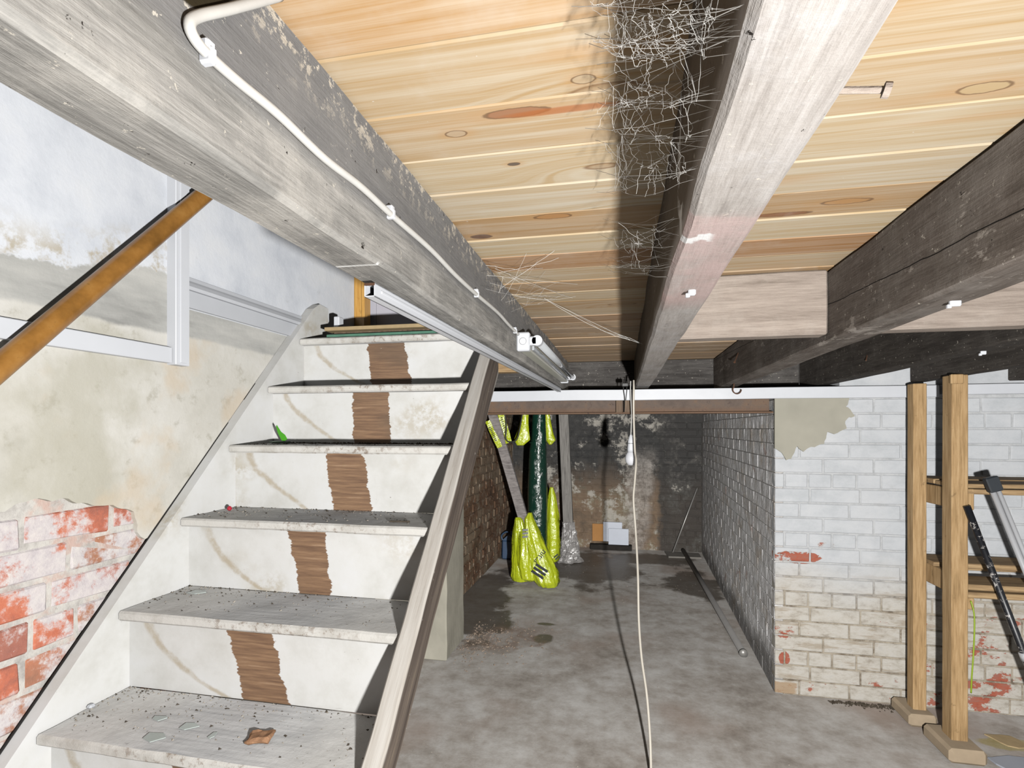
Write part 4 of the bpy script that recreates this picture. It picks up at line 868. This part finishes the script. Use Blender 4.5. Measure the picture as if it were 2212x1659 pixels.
b = box(-.826, -.774, 1.040, 1.082, tz(5) + .001, tz(5) + .016, bev=.005); roughen(b, .012, .005, 60, 2); bmesh.ops.transform(b, matrix=Matrix.Translation((-.8, 1.06, 0)) @ Matrix.Rotation(.35, 4, 'Z') @ Matrix.Translation((.8, -1.06, 0)), verts=b.verts[:])
tag(obj('wood_chip', b, M['chip']), 'orange-brown rotten wood chip on the lowest full stair tread', 'chip')
for k, (x, y, r, lab) in enumerate(((-1.045, 1.020, .020, 'largest glass shard near the nosing of the lowest full tread'), (-1.00, 1.075, .016, 'round glass shard in the middle of the lowest full tread'), (-1.10, 1.09, .013, 'small glass shard near the left of the lowest full tread'), (-1.235, 1.36, .018, 'glass shard at the left of the second lowest full tread'), (-.92, 1.055, .014, 'thin glass splinter right of the round shard'))):
    rr = random.Random(k); n = 5; pts = [(x + r * math.cos(2 * math.pi * q / n + rr.uniform(-.4, .4)) * (1.5 if k != 4 else .6), y + r * math.sin(2 * math.pi * q / n + rr.uniform(-.4, .4))) for q in range(n)]
    i = 4 if k == 3 else 5; tag(obj('glass_shard', prism(bmesh.new(), pts, 2, tz(i) + .0015, tz(i) + .0032), M['glass_chip']), lab, 'glass shard')
tag(obj('red_bead', lathe(bmesh.new(), [(.003, 0), (.007, .003), (.008, .008), (.005, .013), (.002, .015)], (-1.27, 1.53, tz(3) + .002), 10), plain('red_plastic', c(190, 40, 60), .4)), 'tiny red bead in the dirt on the fourth stair', 'bead')
b = bmesh.new(); bar(b, (-.66, 1.435, tz(3) + .004), (-.60, 1.442, tz(3) + .004), .004, .005, bev=.001); tag(obj('twig', b, M['darkgrit']), 'short dark twig at the right of the fourth stair', 'twig')
tag(obj('plaster_lump', box(-1.318, -1.302, 1.088, 1.104, tz(5) + .001, tz(5) + .011, bev=.004), M['white_gloss']), 'small white plaster lump at the left of the lowest full tread', 'plaster lump')

def scatter(name, mat, n, place, smin, smax, seed, label, cat):
    rr = random.Random(seed); b = bmesh.new()
    for _ in range(n):
        p = place(rr); s = rr.uniform(smin, smax); a = rr.uniform(0, 6.28); q = rr.uniform(.3, 1)
        vs = [b.verts.new((p[0] + s * x * math.cos(a) - s * y * q * math.sin(a), p[1] + s * x * math.sin(a) + s * y * q * math.cos(a), p[2] + z * s)) for x, y, z in ((-1, -.6, 0), (1, -.5, 0), (.3, 1, 0), (0, .1, rr.uniform(.4, .9)))]
        for f in ((0, 2, 1), (0, 1, 3), (1, 2, 3), (2, 0, 3)): b.faces.new([vs[i] for i in f])
    o = tag(obj(name, b, mat), label, cat); o['kind'] = 'stuff'; return o
def on_tread(rr):
    i = rr.choice((2, 2, 3, 3, 4, 4, 5, 5, 5)); u = rr.random(); y = YN - GO * i + .01 + (GO + .02) * (1 - u * u * .9)
    x = XL + .01 + (XR - XL - .02) * (rr.random() ** 1.5); return (x, y, tz(i) + .0005)
scatter('stair_grit', M['grit'], 700, on_tread, .0012, .004, 3, 'pale grit and flakes scattered over the stair treads', 'grit')
scatter('stair_dirt', M['darkgrit'], 420, on_tread, .001, .005, 4, 'dark dirt and leaf crumbs scattered on the stair treads', 'dirt')
def back_edge(rr):
    i = 2; return (XL + .02 + rr.random() * .77, YN - GO * i + GO + .03 - abs(rr.gauss(0, .025)), tz(i))
scatter('riser_foot_dirt', M['darkgrit'], 500, back_edge, .003, .009, 6, 'dark leaf litter heaped along the back of the third stair', 'litter')
def rub(rr): return (-.99 + abs(rr.gauss(0, .22)), 3.30 + rr.gauss(0, .16), .0005)
scatter('floor_rubble', M['rubble'], 420, rub, .003, .010, 8, 'crumbled mortar rubble on the floor beside the left pier', 'rubble')
def anyfloor(rr): return (rr.uniform(-.9, .70), rr.uniform(1.9, 5.5), .0005)
scatter('floor_grit', M['grit'], 500, anyfloor, .001, .004, 9, 'fine pale grit over the concrete floor', 'grit')
def wfoot(rr): return (rr.uniform(1.0, 1.32), 2.91 - abs(rr.gauss(0, .02)), .0005)
scatter('wall_foot_dirt', M['darkgrit'], 260, wfoot, .004, .011, 10, 'dark crumbled dirt at the foot of the white wall', 'dirt')

# ------------------------------------------------------------------ cobwebs
def cobweb(name, seeds, n_main, links, fa, fb, r, label, sag=.012):
    rr = random.Random(seeds); b = bmesh.new(); nodes = []
    def strand(p, q, rad, s):
        p, q = Vector(p), Vector(q); k = 7; pts = []
        for i in range(k + 1):
            t = i / k; v = p.lerp(q, t) + mnoise.noise_vector(p * 40 + Vector((t * 5, i, seeds))) * .0035; v.z -= s * 4 * t * (1 - t); pts.append(v)
        tube(b, pts, rad, 3, False); return pts
    for _ in range(n_main): nodes += strand(fa(rr), fb(rr), r * rr.uniform(.6, 1.5), rr.uniform(0, sag))[1:-1]
    for _ in range(links):
        p = rr.choice(nodes); near = [q for q in sorted(nodes, key=lambda q: (q - p).length)[1:60] if (q - p).length > .007][:26] or [p + Vector((.01, 0, 0))]; q = rr.choice(near); strand(p, q, r * rr.uniform(.4, 1.0), rr.uniform(-.002, .004))
    for _ in range(links // 8):
        p = rr.choice(nodes); lathe(b, [(.0001, -.0005), (.0006, 0), (.0001, .0005)], p, 5)
    return tag(obj(name, b, M['web']), label, 'cobweb')
def fan(y0, y1, mode=None):
    st_ = {}
    def fa(r):
        st_['y'] = r.triangular(y0, y1, mode if mode else (y0 + y1) / 2); return (.067, st_['y'], r.uniform(1.578, 1.625))
    def fb(r):
        z = r.uniform(1.69, 1.763); return (r.uniform(-.045, .0), st_['y'] * (z - 1.35) / .25 + r.gauss(0, .03), z)
    return fa, fb
fa, fb = fan(.20, .62, .34)
cobweb('cobweb', 3, 58, 300, fa, fb, .0002, 'dense white cobweb hanging beside the pale joist, topmost')
fa, fb = fan(.62, .86, .80)
cobweb('cobweb', 8, 26, 40, fa, fb, .0002, 'smaller fan of cobweb below the dense web beside the pale joist')
cobweb('cobweb', 5, 16, 14, lambda r: (-.30, r.uniform(1.15, 1.6), r.uniform(1.66, 1.74)), lambda r: (r.uniform(-.24, -.12), r.uniform(1.2, 1.7), 1.762), .00028, 'wispy cobweb between the dusty joist and the boards above the lamp')
cobweb('cobweb', 6, 2, 4, lambda r: (.066, 1.75, 1.62), lambda r: (-.24, 1.65, 1.758), .0005, 'single long cobweb thread sagging between the two pale joists', .02)
